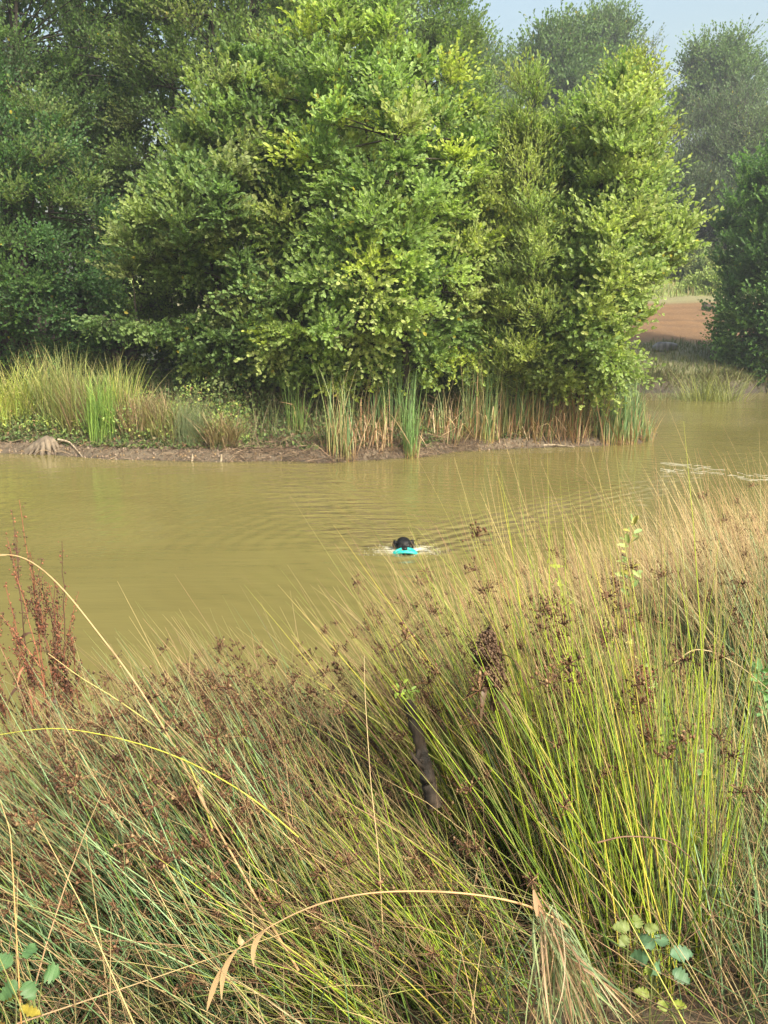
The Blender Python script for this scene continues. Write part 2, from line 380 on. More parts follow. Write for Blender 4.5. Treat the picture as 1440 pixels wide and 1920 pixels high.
DK = [(.09, .19, .06), (.07, .15, .05), (.12, .22, .065), (.16, .23, .07)]
FARG = [(.12, .21, .06), (.14, .23, .065), (.10, .175, .055)]
# central alder
tree('alder_tree', 'broad mid green tree reaching low over the left bank beside the brightest tree', base_at(470, 17.9),
     [(180, 640), (155, 600), (250, 585), (370, 600), (400, 560), (330, 525), (215, 520), (190, 450), (200, 400), (260, 330), (330, 240), (380, 120), (470, 40), (560, 60), (600, 200), (600, 500), (560, 700), (450, 735), (380, 715), (290, 665)],
     17.4, 2.0, 185, 40, .088, G2, [3, 3, 1.5, 1.5], cl_r=.5, stems=4, trunk_r=.09, leafn=10, limbs=12, seed=4, front=.62, flat=.5, sep=.92, up=.1, spread=1.25, vary=.45)
tree('alder_tree', 'large bright green bushy tree at the middle of the far bank, many stems', base_at(720, 17.3),
     [(470, 700), (440, 600), (455, 480), (480, 330), (470, 200), (510, 80), (600, -20), (680, -60), (750, -10), (830, 80), (900, 130), (950, 240), (960, 400), (930, 560), (900, 690), (820, 735), (720, 745), (600, 755), (520, 750)],
     17.0, 2.2, 200, 40, .095, G1, [4, 4, 2, 2, 2], cl_r=.55, stems=6, trunk_r=.11, leafn=11, limbs=16, seed=3, front=.62, flat=.6, sep=.95, up=.15, spread=1.3, vary=.45)
tree('willow_tree', 'slender pale willow with upright tips between the two bright trees', base_at(985, 18.4),
     [(870, 740), (870, 500), (890, 330), (935, 220), (960, 120), (990, 90), (1025, 130), (1045, 230), (1080, 340), (1100, 500), (1080, 740)],
     17.3, 1.5, 185, 40, .095, [(.33, .41, .13), (.27, .37, .11), (.35, .42, .12)], [1, 1, 1], ratio=.34, cl_r=.5, up=1.1, stems=3, trunk_r=.08, leafn=10, limbs=8, seed=5)
tree('alder_tree', 'bright yellow-green tree at the right end of the far bank, wide at its middle', base_at(1095, 17.9),
     [(960, 740), (955, 560), (985, 430), (1030, 330), (1040, 200), (1080, 160), (1140, 110), (1200, 120), (1245, 190), (1235, 300), (1265, 360), (1315, 390), (1300, 470), (1245, 530), (1225, 590), (1185, 640), (1190, 720), (1100, 765)],
     17.0, 1.8, 180, 40, .092, [(.33, .42, .14), (.28, .38, .125), (.37, .45, .14), (.22, .32, .105)], [3, 3, 2, 1.5], cl_r=.52, stems=5, trunk_r=.09, leafn=9, limbs=14, seed=8, front=.6, sep=.9, spread=1.2, vary=.4)
tree('alder_tree', 'yellowish tree top rising just behind the right bright tree', base_at(1150, 19.5),
     [(1090, 500), (1100, 250), (1130, 110), (1175, 75), (1215, 100), (1240, 200), (1250, 320), (1240, 480), (1180, 560)],
     19.5, 1.2, 80, 42, .07, [(.33, .38, .09), (.28, .35, .09)], [1, 1], cl_r=.5, stems=2, trunk_r=.08, leafn=9, limbs=7, seed=9)
# darker trees on the left and behind
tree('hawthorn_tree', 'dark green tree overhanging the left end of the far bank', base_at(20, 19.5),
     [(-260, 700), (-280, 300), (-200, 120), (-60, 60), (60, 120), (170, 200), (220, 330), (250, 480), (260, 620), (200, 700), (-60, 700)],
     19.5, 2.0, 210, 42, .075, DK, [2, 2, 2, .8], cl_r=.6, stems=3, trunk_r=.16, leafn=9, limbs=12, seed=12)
tree('oak_tree', 'tall dark tree with leaning trunks at the top left of the picture', base_at(60, 23),
     [(-300, 500), (-320, 0), (-200, -220), (50, -280), (260, -200), (330, 0), (320, 200), (240, 420), (80, 520)],
     23, 2.4, 230, 44, .08, [(.11, .19, .065), (.13, .22, .07), (.17, .25, .08)], [2, 2, 1], cl_r=.75, stems=2, trunk_r=.26, leafn=9, limbs=9, seed=14)
tree('oak_tree', 'tall mid green tree whose crown leaves the picture above the central tree', base_at(430, 22),
     [(180, 660), (200, 400), (190, 150), (230, -80), (350, -260), (560, -300), (760, -200), (800, -40), (760, 200), (700, 480), (600, 660)],
     22, 2.4, 300, 44, .08, [(.13, .21, .065), (.16, .25, .07), (.20, .29, .085), (.22, .28, .09)], [2, 2, 1.5, .6], cl_r=.75, stems=2, trunk_r=.24, leafn=9, limbs=11, seed=15)
tree('ash_tree', 'tall green tree rising behind the top of the central tree', base_at(800, 28),
     [(640, 500), (660, 100), (700, -120), (800, -160), (880, -60), (915, 40), (935, 160), (960, 400), (900, 560)],
     28, 2.2, 190, 44, .095, [(.16, .25, .08), (.13, .22, .07), (.19, .28, .08)], [1, 1, 1], cl_r=.85, stems=1, trunk_r=.22, leafn=9, limbs=9, seed=16)
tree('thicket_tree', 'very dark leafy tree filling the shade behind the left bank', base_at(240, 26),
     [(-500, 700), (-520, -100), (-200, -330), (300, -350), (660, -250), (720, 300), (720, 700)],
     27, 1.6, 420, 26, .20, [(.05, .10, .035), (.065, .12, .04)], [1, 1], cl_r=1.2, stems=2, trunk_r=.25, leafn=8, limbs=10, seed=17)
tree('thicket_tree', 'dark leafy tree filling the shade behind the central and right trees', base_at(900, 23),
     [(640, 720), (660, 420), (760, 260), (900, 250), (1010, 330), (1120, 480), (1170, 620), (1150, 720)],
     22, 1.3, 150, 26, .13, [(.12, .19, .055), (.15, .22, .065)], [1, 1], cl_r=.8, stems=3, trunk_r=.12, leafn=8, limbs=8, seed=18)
# right hand bush
tree('alder_bush', 'dense green bush on the back bank at the right edge', base_at(1450, 31.2),
     [(1335, 640), (1328, 560), (1335, 470), (1352, 380), (1388, 300), (1460, 240), (1600, 260), (1640, 500), (1640, 750), (1400, 755), (1345, 715)],
     31.5, 2.3, 290, 50, .12, [(.14, .26, .08), (.20, .33, .10), (.09, .18, .055)], [2, 1.5, 1.5], cl_r=.75, stems=4, trunk_r=.1, leafn=9, limbs=8, seed=20, cat='bush')
# far trees
def fartree(label, px, Yb, poly, T, ncl, ntw, L, cols, seed, clr=1.8, name='oak_tree', lf=8, stems=1, **k):
    tree(name, label, base_at(px, Yb), poly, Yb, T, ncl, int(ntw * 1.9), L * .68, cols, [1] * len(cols), cl_r=clr, stems=stems, trunk_r=.4, leafn=lf, lm=FARLEAF, limbs=k.pop('limbs', 9), tw_r=0.012, seed=seed, group='trees on the far skyline', **k)
fartree('far rounded grey-green tree on the skyline left of the bare-topped one', 1050, 66,
        [(950, 420), (960, 200), (940, 120), (990, 40), (1050, 15), (1110, 35), (1140, 110), (1150, 250), (1130, 420)], 5, 150, 26, .34, FARG, 31)
fartree('far tree with the highest crown, behind the rounded one on the skyline', 1130, 78,
        [(1060, 350), (1040, 60), (1080, 0), (1160, 5), (1205, 30), (1210, 90), (1170, 140), (1180, 350)], 4.5, 90, 24, .36, FARG, 32)
fartree('far small tree on the skyline nearest the central tree', 900, 60,
        [(820, 420), (830, 120), (880, 60), (930, 60), (965, 110), (975, 200), (970, 420)], 4, 110, 24, .30, [(.15, .24, .08), (.12, .20, .075)], 33)
fartree('thin sparse far tree with bare twigs against the sky', 1205, 70,
        [(1185, 330), (1180, 180), (1195, 60), (1230, 50), (1255, 110), (1250, 200), (1225, 330)], 2.0, 26, 9, .26, [(.17, .23, .10)], 34, clr=1.5, name='ash_tree', lf=5, limbs=14)
fartree('far open-crowned tree on the skyline at the right', 1345, 76,
        [(1235, 240), (1250, 160), (1290, 70), (1350, 50), (1400, 55), (1440, 110), (1450, 200), (1380, 250), (1300, 260)], 4, 80, 24, .34, FARG, 35, clr=1.7, front=.5)
fartree('far tree cut by the right edge of the picture on the skyline', 1500, 80,
        [(1410, 300), (1420, 120), (1470, 60), (1600, 40), (1700, 200), (1650, 320)], 4, 60, 22, .36, FARG, 36)
fartree('broad grey willow mass below the skyline at the right', 1370, 64,
        [(1230, 470), (1225, 330), (1250, 240), (1300, 180), (1380, 140), (1460, 160), (1600, 220), (1640, 470)], 5, 230, 26, .32, [(.13, .20, .085), (.10, .165, .07), (.15, .22, .09)], 37, name='willow_tree', ratio=.4)
fartree('low dark tree at the foot of the broad grey willow', 1300, 58,
        [(1180, 500), (1190, 330), (1250, 290), (1320, 300), (1400, 360), (1500, 380), (1500, 500)], 3, 110, 26, .28, [(.06, .10, .045), (.08, .12, .05)], 38, clr=1.3, name='holly_tree')
fartree('dark far tree seen through the gap under the rounded one', 1060, 84,
        [(930, 560), (930, 260), (1000, 220), (1120, 220), (1250, 280), (1280, 560)], 3, 110, 24, .4, [(.07, .11, .05)], 39, clr=2.0)
def shrub(label, px, Yb, poly, T, ncl, L, cols, seed, clr=.9):
    tree('shrub', label, base_at(px, Yb), poly, Yb, T, ncl, 26, L, cols, [1] * len(cols), cl_r=clr, stems=4, trunk_r=.06, leafn=8, lm=FARLEAF, limbs=6, tw_r=.01, seed=seed, cat='shrub')
shrub('brownish shrub behind the green bramble bank in the gap', 1345, 60, [(1290, 470), (1290, 410), (1320, 390), (1380, 390), (1420, 420), (1420, 480)], 2, 60, .22, [(.28, .24, .11), (.22, .23, .09)], 41)
shrub('rounded green bramble at the top of the far meadow', 1300, 57, [(1180, 535), (1190, 470), (1260, 440), (1310, 445), (1380, 480), (1400, 535)], 2, 90, .18, [(.19, .26, .09), (.15, .21, .075), (.24, .28, .10)], 42)
shrub('low yellow-green bush in the meadow beside the right edge bush', 1380, 52, [(1270, 560), (1275, 520), (1340, 500), (1420, 490), (1440, 560)], 1.5, 45, .16, [(.24, .32, .08)], 43, .7)

# ------------------------------------------------------------------ blades and rushes
def rush(g, bx, by, L, lean, az, cols, tips, rad, S=7, curve=.5, sides=3, bz=None, tipfrac=.35):
    """round rush stems: lean (rad from vertical at the base), curving further down wind; az = direction of lean"""
    N = len(bx); t = np.linspace(0, 1, S)
    ang = lean[:, None] + curve * .7 * t[None] ** 1.3 * rng.uniform(.2, 1.6, (N, 1))
    st = L[:, None] / (S - 1)
    hx = np.concatenate([np.zeros((N, 1)), np.cumsum(np.sin(ang[:, :-1]) * st, 1)], 1)
    hz = np.concatenate([np.zeros((N, 1)), np.cumsum(np.cos(ang[:, :-1]) * st, 1)], 1)
    z0 = ground(bx, by) - .03 if bz is None else bz
    C = np.stack([bx[:, None] + hx * np.cos(az)[:, None], by[:, None] + hx * np.sin(az)[:, None], z0[:, None] + hz], -1)
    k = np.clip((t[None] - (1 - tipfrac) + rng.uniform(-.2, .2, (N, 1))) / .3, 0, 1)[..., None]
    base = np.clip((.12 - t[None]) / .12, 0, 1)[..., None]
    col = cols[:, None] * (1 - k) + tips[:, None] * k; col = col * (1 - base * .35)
    r = rad[:, None] * (1 - .82 * t[None] ** 2.2)
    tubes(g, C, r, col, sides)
    return C
def florets(g, C, frac, at=(.62, .85), size=1.0):
    N, S, _ = C.shape; k = np.where(rng.random(N) < frac)[0]
    if not len(k): return
    u = rng.uniform(*at, len(k)) * (S - 1); i = np.clip(u.astype(int), 0, S - 2); f = (u - i)[:, None]
    p = C[k, i] * (1 - f) + C[k, i + 1] * f; ax = nrmz(C[k, i + 1] - C[k, i])
    m = 20; ci = np.repeat(np.arange(len(k)), m)
    d = nrmz(ax[ci] * .5 + rnd3(len(ci)) * .9); sz = (rng.uniform(.4, 1.3, len(k))[ci] * size)
    Ls = sz * rng.uniform(.008, .042, len(ci))
    e = p[ci] + d * Ls[:, None]
    cc = pal([(.10, .052, .028), (.16, .09, .045), (.06, .032, .02), (.24, .16, .08)], [3, 3, 2, 1], len(ci))
    tubes(g, np.stack([p[ci], e], 1), np.array([[.0013, .0007]]), cc[:, None], 3)
    beads(g, e, .0032 * sz * rng.uniform(.7, 1.4, len(ci)), cc)
GR = dict(bluegreen=(.12, .21, .085), green=(.12, .19, .035), bright=(.24, .32, .03), yellow=(.42, .38, .06), straw=(.36, .28, .13), tan=(.28, .185, .10), brown=(.16, .10, .06), olive=(.19, .20, .06), pale=(.44, .37, .21), red=(.32, .14, .07), dark=(.05, .07, .03), silver=(.24, .36, .17))
def cp_(names, wts, n): return pal([GR[k] for k in names], wts, n, .25)
def disc(cx, cy_, r, n, ry=None):
    a = rng.uniform(0, 2 * np.pi, n); q = np.sqrt(rng.random(n)); return cx + r * q * np.cos(a), cy_ + (ry or r) * q * np.sin(a)
def rush_patch(g, gf, bx, by, L=(.9, 1.3), lean=(.3, .6), az=(2.9, .35), stem=(('bluegreen', 'green', 'olive'), (3, 2, 2)), tip=(('straw', 'tan', 'olive', 'brown'), (2, 2, 1.5, 1.5)), rad=(.0013, .0025), curve=.5, fl=.25, tipfrac=.35, S=7, size=1.):
    N = len(bx)
    lf = rng.uniform(.6, 1, N); lo_ = rng.random(N) < .07; lf[lo_] *= rng.uniform(1.05, 1.25, lo_.sum())
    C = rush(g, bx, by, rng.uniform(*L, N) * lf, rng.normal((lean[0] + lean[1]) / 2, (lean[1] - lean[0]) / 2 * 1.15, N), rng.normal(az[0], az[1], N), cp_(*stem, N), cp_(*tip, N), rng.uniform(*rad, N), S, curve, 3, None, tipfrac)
    florets(gf, C, fl, size=size)
def tussock(label, cx, cy_, r, n, ry=None, name='rush_tussock', group='rush tussocks on the near bank', **k):
    root = empty(name, (cx, cy_, gz(cx, cy_)), label, 'rush tussock', group)
    g, gf = Geo(), Geo(); bx, by = disc(cx, cy_, r, n, ry)
    rush_patch(g, gf, bx, by, **k)
    # dead stems leaning every way inside the tuft
    m = n // 4; bx, by = disc(cx, cy_, r * 1.1, m, ry)
    rush(g, bx, by, rng.uniform(.3, .8, m), rng.uniform(.3, 1.3, m), rng.normal(2.8, 1.2, m), cp_(('straw', 'tan', 'brown', 'dark'), (2, 2.5, 3, 1), m), cp_(('straw', 'tan', 'brown'), (1, 1, 1), m), rng.uniform(.0008, .0016, m), 6, .6)
    g.build('stems', STEM, root)
    if gf.n: gf.build('seed_heads', STEM, root)
    return root
rng = np.random.default_rng(101)
YG = (('bright', 'green', 'olive', 'yellow', 'brown', 'dark'), (5, 4, 2.5, 1, 1, 2))
BG = (('bluegreen', 'silver', 'green', 'olive', 'straw', 'dark'), (4, 3, 2, 1.5, 1.5, 2))
tussock('big upright yellow-green rush tussock right of centre, closest to the camera', .66, 1.9, .26, 800, L=(.95, 1.42), lean=(.05, .38), az=(2.8, .5), stem=YG, curve=.28, fl=.2, ry=.3, tipfrac=.28)
tussock('yellow-green rush tussock just left of the biggest upright one', .46, 2.3, .28, 640, L=(.8, 1.2), lean=(.3, .62), az=(2.75, .4), stem=YG, curve=.35, fl=.3)
tussock('bright green rush tussock arching left at the centre bottom', .12, 1.72, .3, 720, L=(.5, .8), lean=(.5, .85), az=(2.85, .45), stem=YG, curve=.5, fl=.25)
tussock('grey-green rush tussock swept left at the bottom left, dense with brown seed heads', -.35, 1.85, .36, 1200, L=(.75, 1.08), lean=(.65, .95), az=(2.75, .3), stem=BG, curve=.3, fl=.5, tipfrac=.22, size=1.2)
tussock('grey-green rush tussock at the bottom left corner of the picture', -.78, 1.72, .3, 720, L=(.6, .95), lean=(.6, .95), az=(2.8, .4), stem=BG, curve=.3, fl=.2, tipfrac=.2)
tussock('rush tussock right behind the stake with long tips over the open water', .50, 2.75, .30, 640, L=(.7, 1.1), lean=(.5, .8), az=(2.7, .3), stem=(('olive', 'green', 'brown', 'straw'), (3, 3, 1, 2)), curve=.25, fl=.5, size=1.25)
tussock('rush tussock left of the stake, bristling with dark brown heads', -.35, 2.7, .34, 560, L=(.65, 1.15), lean=(.6, .9), az=(2.7, .3), stem=(('bluegreen', 'olive', 'brown', 'straw'), (3, 3, 1, 2)), curve=.3, fl=.6, size=1.35)
tussock('low brownish rush tussock beside the red dock plant', -.95, 2.75, .36, 640, L=(.4, .85), lean=(.6, 1.0), az=(2.8, .4), stem=(('bluegreen', 'tan', 'brown', 'straw'), (2, 3, 2, 2)), curve=.4, fl=.6, size=1.3)
tussock('rush tussock with straw tips behind the big upright one', .75, 3.0, .4, 760, L=(.75, 1.1), lean=(.2, .55), az=(2.8, .4), stem=(('green', 'olive', 'bluegreen', 'brown'), (2, 3, 2, 1)), tip=(('straw', 'tan', 'red'), (3, 2, .6)), curve=.35, fl=.35, tipfrac=.5)
tussock('blue-green rush tussock at the right edge of the picture, tops bleached tan', 1.85, 3.2, .5, 1360, L=(.85, 1.3), lean=(.1, .45), az=(2.9, .4), stem=BG, tip=(('straw', 'tan', 'pale'), (3, 3, 1)), curve=.35, fl=.12, tipfrac=.5)
tussock('tan topped rush tussock between the leafy stalk and the right edge', 1.3, 3.6, .45, 1050, L=(.75, 1.08), lean=(.15, .5), az=(2.9, .4), stem=(('bluegreen', 'olive', 'tan'), (3, 2, 2)), tip=(('straw', 'tan', 'pale'), (3, 3, 1)), curve=.35, fl=.15, tipfrac=.55)
tussock('farthest bleached rush tussock, against the water at the right edge', 2.85, 5.0, .7, 1300, L=(.75, 1.05), lean=(.05, .45), az=(2.9, .4), stem=(('olive', 'tan', 'straw'), (2, 3, 3)), tip=(('straw', 'tan', 'pale'), (3, 3, 1.5)), curve=.3, fl=.12, tipfrac=.6, rad=(.0013, .0022))
tussock('bleached rush tussock in front of the farthest one, tips fanning left over the water', 2.0, 4.4, .6, 1200, L=(.7, .98), lean=(.15, .55), az=(2.9, .4), stem=(('olive', 'tan', 'straw'), (2, 3, 3)), tip=(('straw', 'tan', 'pale'), (3, 3, 1.5)), curve=.35, fl=.15, tipfrac=.6, rad=(.0013, .002))
tussock('thin reddish rush tussock at the water edge right of the swimming dog', 1.0, 4.5, .55, 720, L=(.6, .85), lean=(.3, .7), az=(2.9, .5), stem=(('olive', 'tan', 'red'), (3, 3, 1)), tip=(('tan', 'straw', 'red'), (3, 3, 1)), curve=.35, fl=.2, tipfrac=.6)
tussock('low blue-green rush tussock on the bare straw in the bottom right corner', 1.02, 1.75, .3, 420, L=(.35, .75), lean=(-.2, .6), az=(2.6, 1.2), stem=BG, curve=.5, fl=0)
tussock('loose blue-green rush tussock below the leafy weed at the right edge', 1.2, 2.35, .35, 520, L=(.4, .85), lean=(-.1, .6), az=(2.7, .9), stem=BG, curve=.5, fl=0)
# uncountable bed between the tufts
g, gf = Geo(), Geo()
N = 6500; bx = rng.uniform(-2.6, 3.6, N); by = rng.uniform(.9, 1, N) * near_shore(bx) - rng.uniform(0, 1, N) * (near_shore(bx) - 1.2)
ok = (((bx - .12) / .35) ** 2 + ((by - 2.7) / .7) ** 2) > 1; bx, by = bx[ok], by[ok]
rush_patch(g, gf, bx, by, L=(.35, .8), lean=(.3, 1.0), az=(2.8, .7), stem=(('bluegreen', 'straw', 'tan', 'olive', 'green', 'brown', 'dark'), (3, 1.5, 2, 2, 2, 1.5, 1.5)), tip=(('straw', 'tan'), (1, 1)), curve=.6, fl=.08)
N = 15000; bx = rng.uniform(-2.8, 4.2, N); by = near_shore(bx) - rng.uniform(-.1, 1, N) ** 1.0 * (near_shore(bx) - 1.1)
rush(g, bx, by, rng.uniform(.2, .6, N), rng.uniform(.9, 1.65, N), rng.uniform(0, 6.28, N), cp_(('straw', 'tan', 'brown', 'olive', 'dark'), (1.2, 2, 3, 2, 2), N) * .6, cp_(('straw', 'tan', 'brown'), (1, 2, 2), N) * .6, rng.uniform(.0008, .0018, N), 5, .3, 3, ground(bx, by) + rng.uniform(.0, .16, N))
tag(g.build('rush_bed', STEM), 'matted rushes, straw and dead grass covering the near bank', 'grass', kind='stuff')
# ------------------------------------------------------------------ far bank plants
rng = np.random.default_rng(202)
SPX = np.array([W(*p)[:2] for p in shore_px[:17]])
def bank(px, back):
    """ground point `back` metres behind the waterline of the far bank, seen at column px"""
    py = np.interp(px, [p[0] for p in shore_px[:17]], [p[1] for p in shore_px[:17]])
    q = W(px, py); y = q[1] + back; x = q[0] * y / q[1]; return x, y
def blades(g, bx, by, L, lean, az, wid, c0, c1, c2, curve=.5, S=7, kink=0, z0=None):
    N = len(bx); t = np.linspace(0, 1, S)
    ang = lean[:, None] + curve * t[None] ** 2 * rng.uniform(.3, 1.7, (N, 1))
    if kink:
        kk = rng.random(N) < kink; kp = rng.uniform(.4, .85, N)
        ang = ang + np.where(kk[:, None] & (t[None] > kp[:, None]), rng.uniform(.8, 2.0, (N, 1)), 0)
    st = L[:, None] / (S - 1)
    hx = np.concatenate([np.zeros((N, 1)), np.cumsum(np.sin(ang[:, :-1]) * st, 1)], 1)
    hz = np.concatenate([np.zeros((N, 1)), np.cumsum(np.cos(ang[:, :-1]) * st, 1)], 1)
    z = ground(bx, by) - .03 if z0 is None else z0
    C = np.stack([bx[:, None] + hx * np.cos(az)[:, None], by[:, None] + hx * np.sin(az)[:, None], z[:, None] + hz], -1)
    w_ = wid[:, None] * np.clip(1.02 - t[None] ** 2.5, .05, 1) * np.clip(.6 + t[None] * 3, .6, 1)
    k = t[None, :, None]
    a = np.clip(k / .22, 0, 1); b_ = np.clip((k - .8) / .2, 0, 1)
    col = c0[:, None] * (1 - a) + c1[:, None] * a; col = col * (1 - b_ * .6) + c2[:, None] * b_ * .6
    sd_ = np.stack([np.cos(az + 1.57 + rng.normal(0, .6, N)), np.sin(az + 1.57 + rng.normal(0, .6, N)), np.zeros(N)], -1)
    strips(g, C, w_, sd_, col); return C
CAT = dict(green=[(.17, .28, .12), (.13, .23, .10), (.26, .34, .12), (.30, .36, .16), (.42, .36, .18)], base=[(.46, .34, .12), (.40, .42, .10), (.50, .27, .12)], dead=[(.46, .32, .18), (.55, .42, .26), (.38, .22, .12), (.30, .2, .12)])
def cattail(label, px, back, r, ng, nd, Hm, seed, green=None):
    global rng
    rng = np.random.default_rng(seed); x, y = bank(px, back)
    ng = int(ng * .8); root = empty('cattail_clump', (x, y, gz(x, y)), label, 'cattails', 'cattail clumps along the far waterline')
    P_ = lambda c, n_: pal(c, [1] * len(c), n_, .2)
    g = Geo(); bx, by = disc(x, y, r, ng, r * .6)
    blades(g, bx, by, Hm * 1.18 * rng.uniform(.3, 1.05, ng), np.abs(rng.normal(0, .15, ng)), rng.uniform(0, 6.28, ng), rng.uniform(.012, .022, ng), P_(CAT['base'], ng), P_(green or CAT['green'], ng), P_([(.2, .3, .12), (.45, .36, .18)], ng), .35, kink=.2)
    g.build('green_leaves', BLADE, root)
    if nd:
        g = Geo(); bx, by = disc(x, y, r * 1.25, nd, r * .7)
        blades(g, bx, by, Hm * 1.1 * rng.uniform(.3, .85, nd), np.abs(rng.normal(.2, .35, nd)), rng.uniform(0, 6.28, nd), rng.uniform(.012, .024, nd), P_(CAT['dead'], nd), P_(CAT['dead'], nd), P_(CAT['dead'], nd), .25, kink=.5)
        g.build('dead_leaves', BLADE, root)
    return root
cattail('leftmost blue-green cattail clump, pale dead leaves at its foot', 640, .12, .28, 90, 40, 1.55, 1)
cattail('bare tan cattail stalks between the leftmost clump and the yellow-footed one', 700, .35, .35, 8, 60, 1.45, 2)
cattail('narrow cattail clump with a bright yellow foot standing in the water', 771, -.02, .17, 70, 10, 1.45, 3, [(.19, .32, .10), (.16, .27, .10)])
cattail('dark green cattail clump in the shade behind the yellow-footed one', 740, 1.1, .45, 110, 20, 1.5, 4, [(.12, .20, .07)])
cattail('low tan cattail clump with fallen leaves left of the tallest clump', 835, .5, .40, 40, 80, 1.1, 5)
cattail('tallest dense cattail clump, green above and tan below', 900, .35, .36, 130, 70, 1.85, 6)
cattail('tall green cattail clump just right of the tallest one', 960, .5, .36, 110, 50, 1.7, 7)
cattail('thin cattail clump mixed with straw between the tall green and the rusty ones', 1010, .3, .35, 70, 90, 1.35, 8)
cattail('rusty brown cattail clump of mostly dead leaves', 1065, .25, .34, 40, 120, 1.45, 9)
cattail('cattail clump with one reddish dead fan of leaves', 1110, .35, .3, 60, 70, 1.7, 10)
cattail('green cattail clump with orange feet near the right end of the bank', 1140, .08, .28, 120, 30, 1.5, 11)
cattail('wide blue-green cattail clump with orange feet at the tip of the bank', 1172, .05, .26, 130, 30, 1.45, 12, [(.17, .29, .13), (.14, .24, .11), (.24, .32, .13)])
cattail('small low cattail tuft in the water beyond the tip of the bank', 1205, .0, .2, 40, 8, .55, 13)
cattail('loose low cattail clump at the very tip of the bank beside the open water', 1196, .3, .3, 80, 60, .9, 15)
cattail('lone green iris-like clump in shade under the central tree', 560, .9, .2, 60, 5, 1.2, 14, [(.15, .24, .06)])
def sedge(label, px, back, r, n_, Hm, cols, seed, lean=.35, curve=1.1, wid=(.010, .018), name='sedge_tuft', group='grass and sedge tufts on the far bank', pos=None, az=None):
    global rng
    rng = np.random.default_rng(seed); x, y = pos if pos else bank(px, back)
    g = Geo(); bx, by = disc(x, y, r, n_, r * .7); c = pal(cols, [1] * len(cols), n_, .25); c2 = pal(cols + [(.5, .4, .2)], [1] * (len(cols) + 1), n_)
    blades(g, bx, by, Hm * 1.22 * rng.uniform(.5, 1.1, n_), np.abs(rng.normal(lean, .2, n_)), rng.uniform(0, 6.28, n_) if az is None else rng.normal(az, .7, n_), rng.uniform(*wid, n_), c * .8, c, c2, curve)
    V = np.concatenate(g.v); g.v = [V - np.array([x, y, gz(x, y)])]; g.c = [np.concatenate(g.c)]; g.q = [np.concatenate(g.q)]
    o = g.build(name, BLADE); o.location = (x, y, gz(x, y)); return tag(o, label, 'grass tuft', group)
YL = [(.46, .50, .11), (.34, .43, .09), (.5, .47, .17)]
OL = [(.27, .31, .09), (.32, .29, .12), (.20, .27, .08)]
BR = [(.30, .22, .12), (.22, .16, .09), (.24, .22, .10)]
sedge('arching yellow sedge tuft at the left edge of the far bank', 20, 1.0, .5, 420, 1.3, YL, 21)
sedge('yellow-green sedge tuft just right of the one at the left edge', 75, 1.3, .45, 320, 1.35, YL + OL, 22)
sedge('tall olive grass tuft with a rusty plume, left part of the far bank', 125, 1.2, .5, 420, 1.45, OL, 23, .2, .4)
sedge('olive-brown grass tuft left of the bright green iris tuft', 160, .9, .4, 320, 1.2, OL + BR, 24, .3, .6)
sedge('bright green upright iris tuft on the left part of the far bank', 195, .6, .28, 200, 1.15, [(.16, .28, .06), (.22, .34, .07)], 25, .1, .3, (.012, .02))
sedge('yellowish grass tuft right of the bright green iris tuft', 225, 1.2, .4, 300, 1.3, YL + OL, 26, .2, .5)
sedge('brown dried grass tuft right of the iris tuft', 275, .9, .5, 400, 0.86, BR, 27, .3, .6)
sedge('grey-green rush tuft under the lowest left boughs', 360, .55, .3, 380, 0.82, [(.15, .20, .10), (.19, .22, .11)], 28, .15, .3, (.004, .008))
sedge('brown-green grass tuft between the dried one and the grey-green rushes', 318, .7, .4, 320, 0.74, BR + OL, 29, .3, .7)
sedge('low straw tuft hanging over the bank right of the grey-green rushes', 420, .5, .35, 260, .7, BR, 30, .5, .9)
sedge('arching yellow-green sedge tuft on the back bank in the gap', 0, 0, .9, 420, 1.6, [(.25, .27, .07), (.17, .20, .06)], 31, .4, 1.0, (.012, .022), pos=W(1335, 722, .5)[:2])
sedge('dull green tuft left of the arching sedge on the back bank', 0, 0, .7, 260, 1.0, [(.16, .22, .09)], 32, .3, .8, (.01, .02), pos=W(1275, 725, .4)[:2])
sedge('brown overhanging grass at the back waterline left of the gap', 0, 0, .8, 260, .8, BR, 33, .6, 1.2, (.01, .02), pos=W(1225, 728, .4)[:2])
# undergrowth (nobody could count it)
rng = np.random.default_rng(303)
g = Geo(); N = 26000
px_ = rng.uniform(-350, 1190, N); bk_ = .30 + rng.random(N) ** 1.5 * 4.5
pts = np.array([bank(a, b_) for a, b_ in zip(px_, bk_)]); z = ground(pts[:, 0], pts[:, 1])
hh = np.clip((bk_ - .3) * .7, .05, .95) * np.where(px_ < 480, 1.15, .7) * (.6 + .5 * smooth_noise(pts, 31, .35))
p3 = np.stack([pts[:, 0], pts[:, 1], z + rng.random(N) * hh], -1)
uc = pal([(.10, .16, .05), (.15, .21, .06), (.08, .12, .04), (.2, .18, .08), (.18, .11, .06)], [3, 2, 3, 1, .5], N)
leaves(g, p3, rnd3(N) + [0, -.3, .2], nrmz(rnd3(N) * .7 + [0, -.3, .8]), rng.uniform(.05, .11, N), .6, uc)
N = 9000; px_ = rng.uniform(-350, 1190, N); bk_ = .35 + rng.random(N) ** 1.3 * 4
pts = np.array([bank(a, b_) for a, b_ in zip(px_, bk_)]); cc = pal([(.20, .24, .09), (.26, .22, .12), (.13, .18, .07), (.12, .09, .05)], [2, 2, 2, 1.5], N)
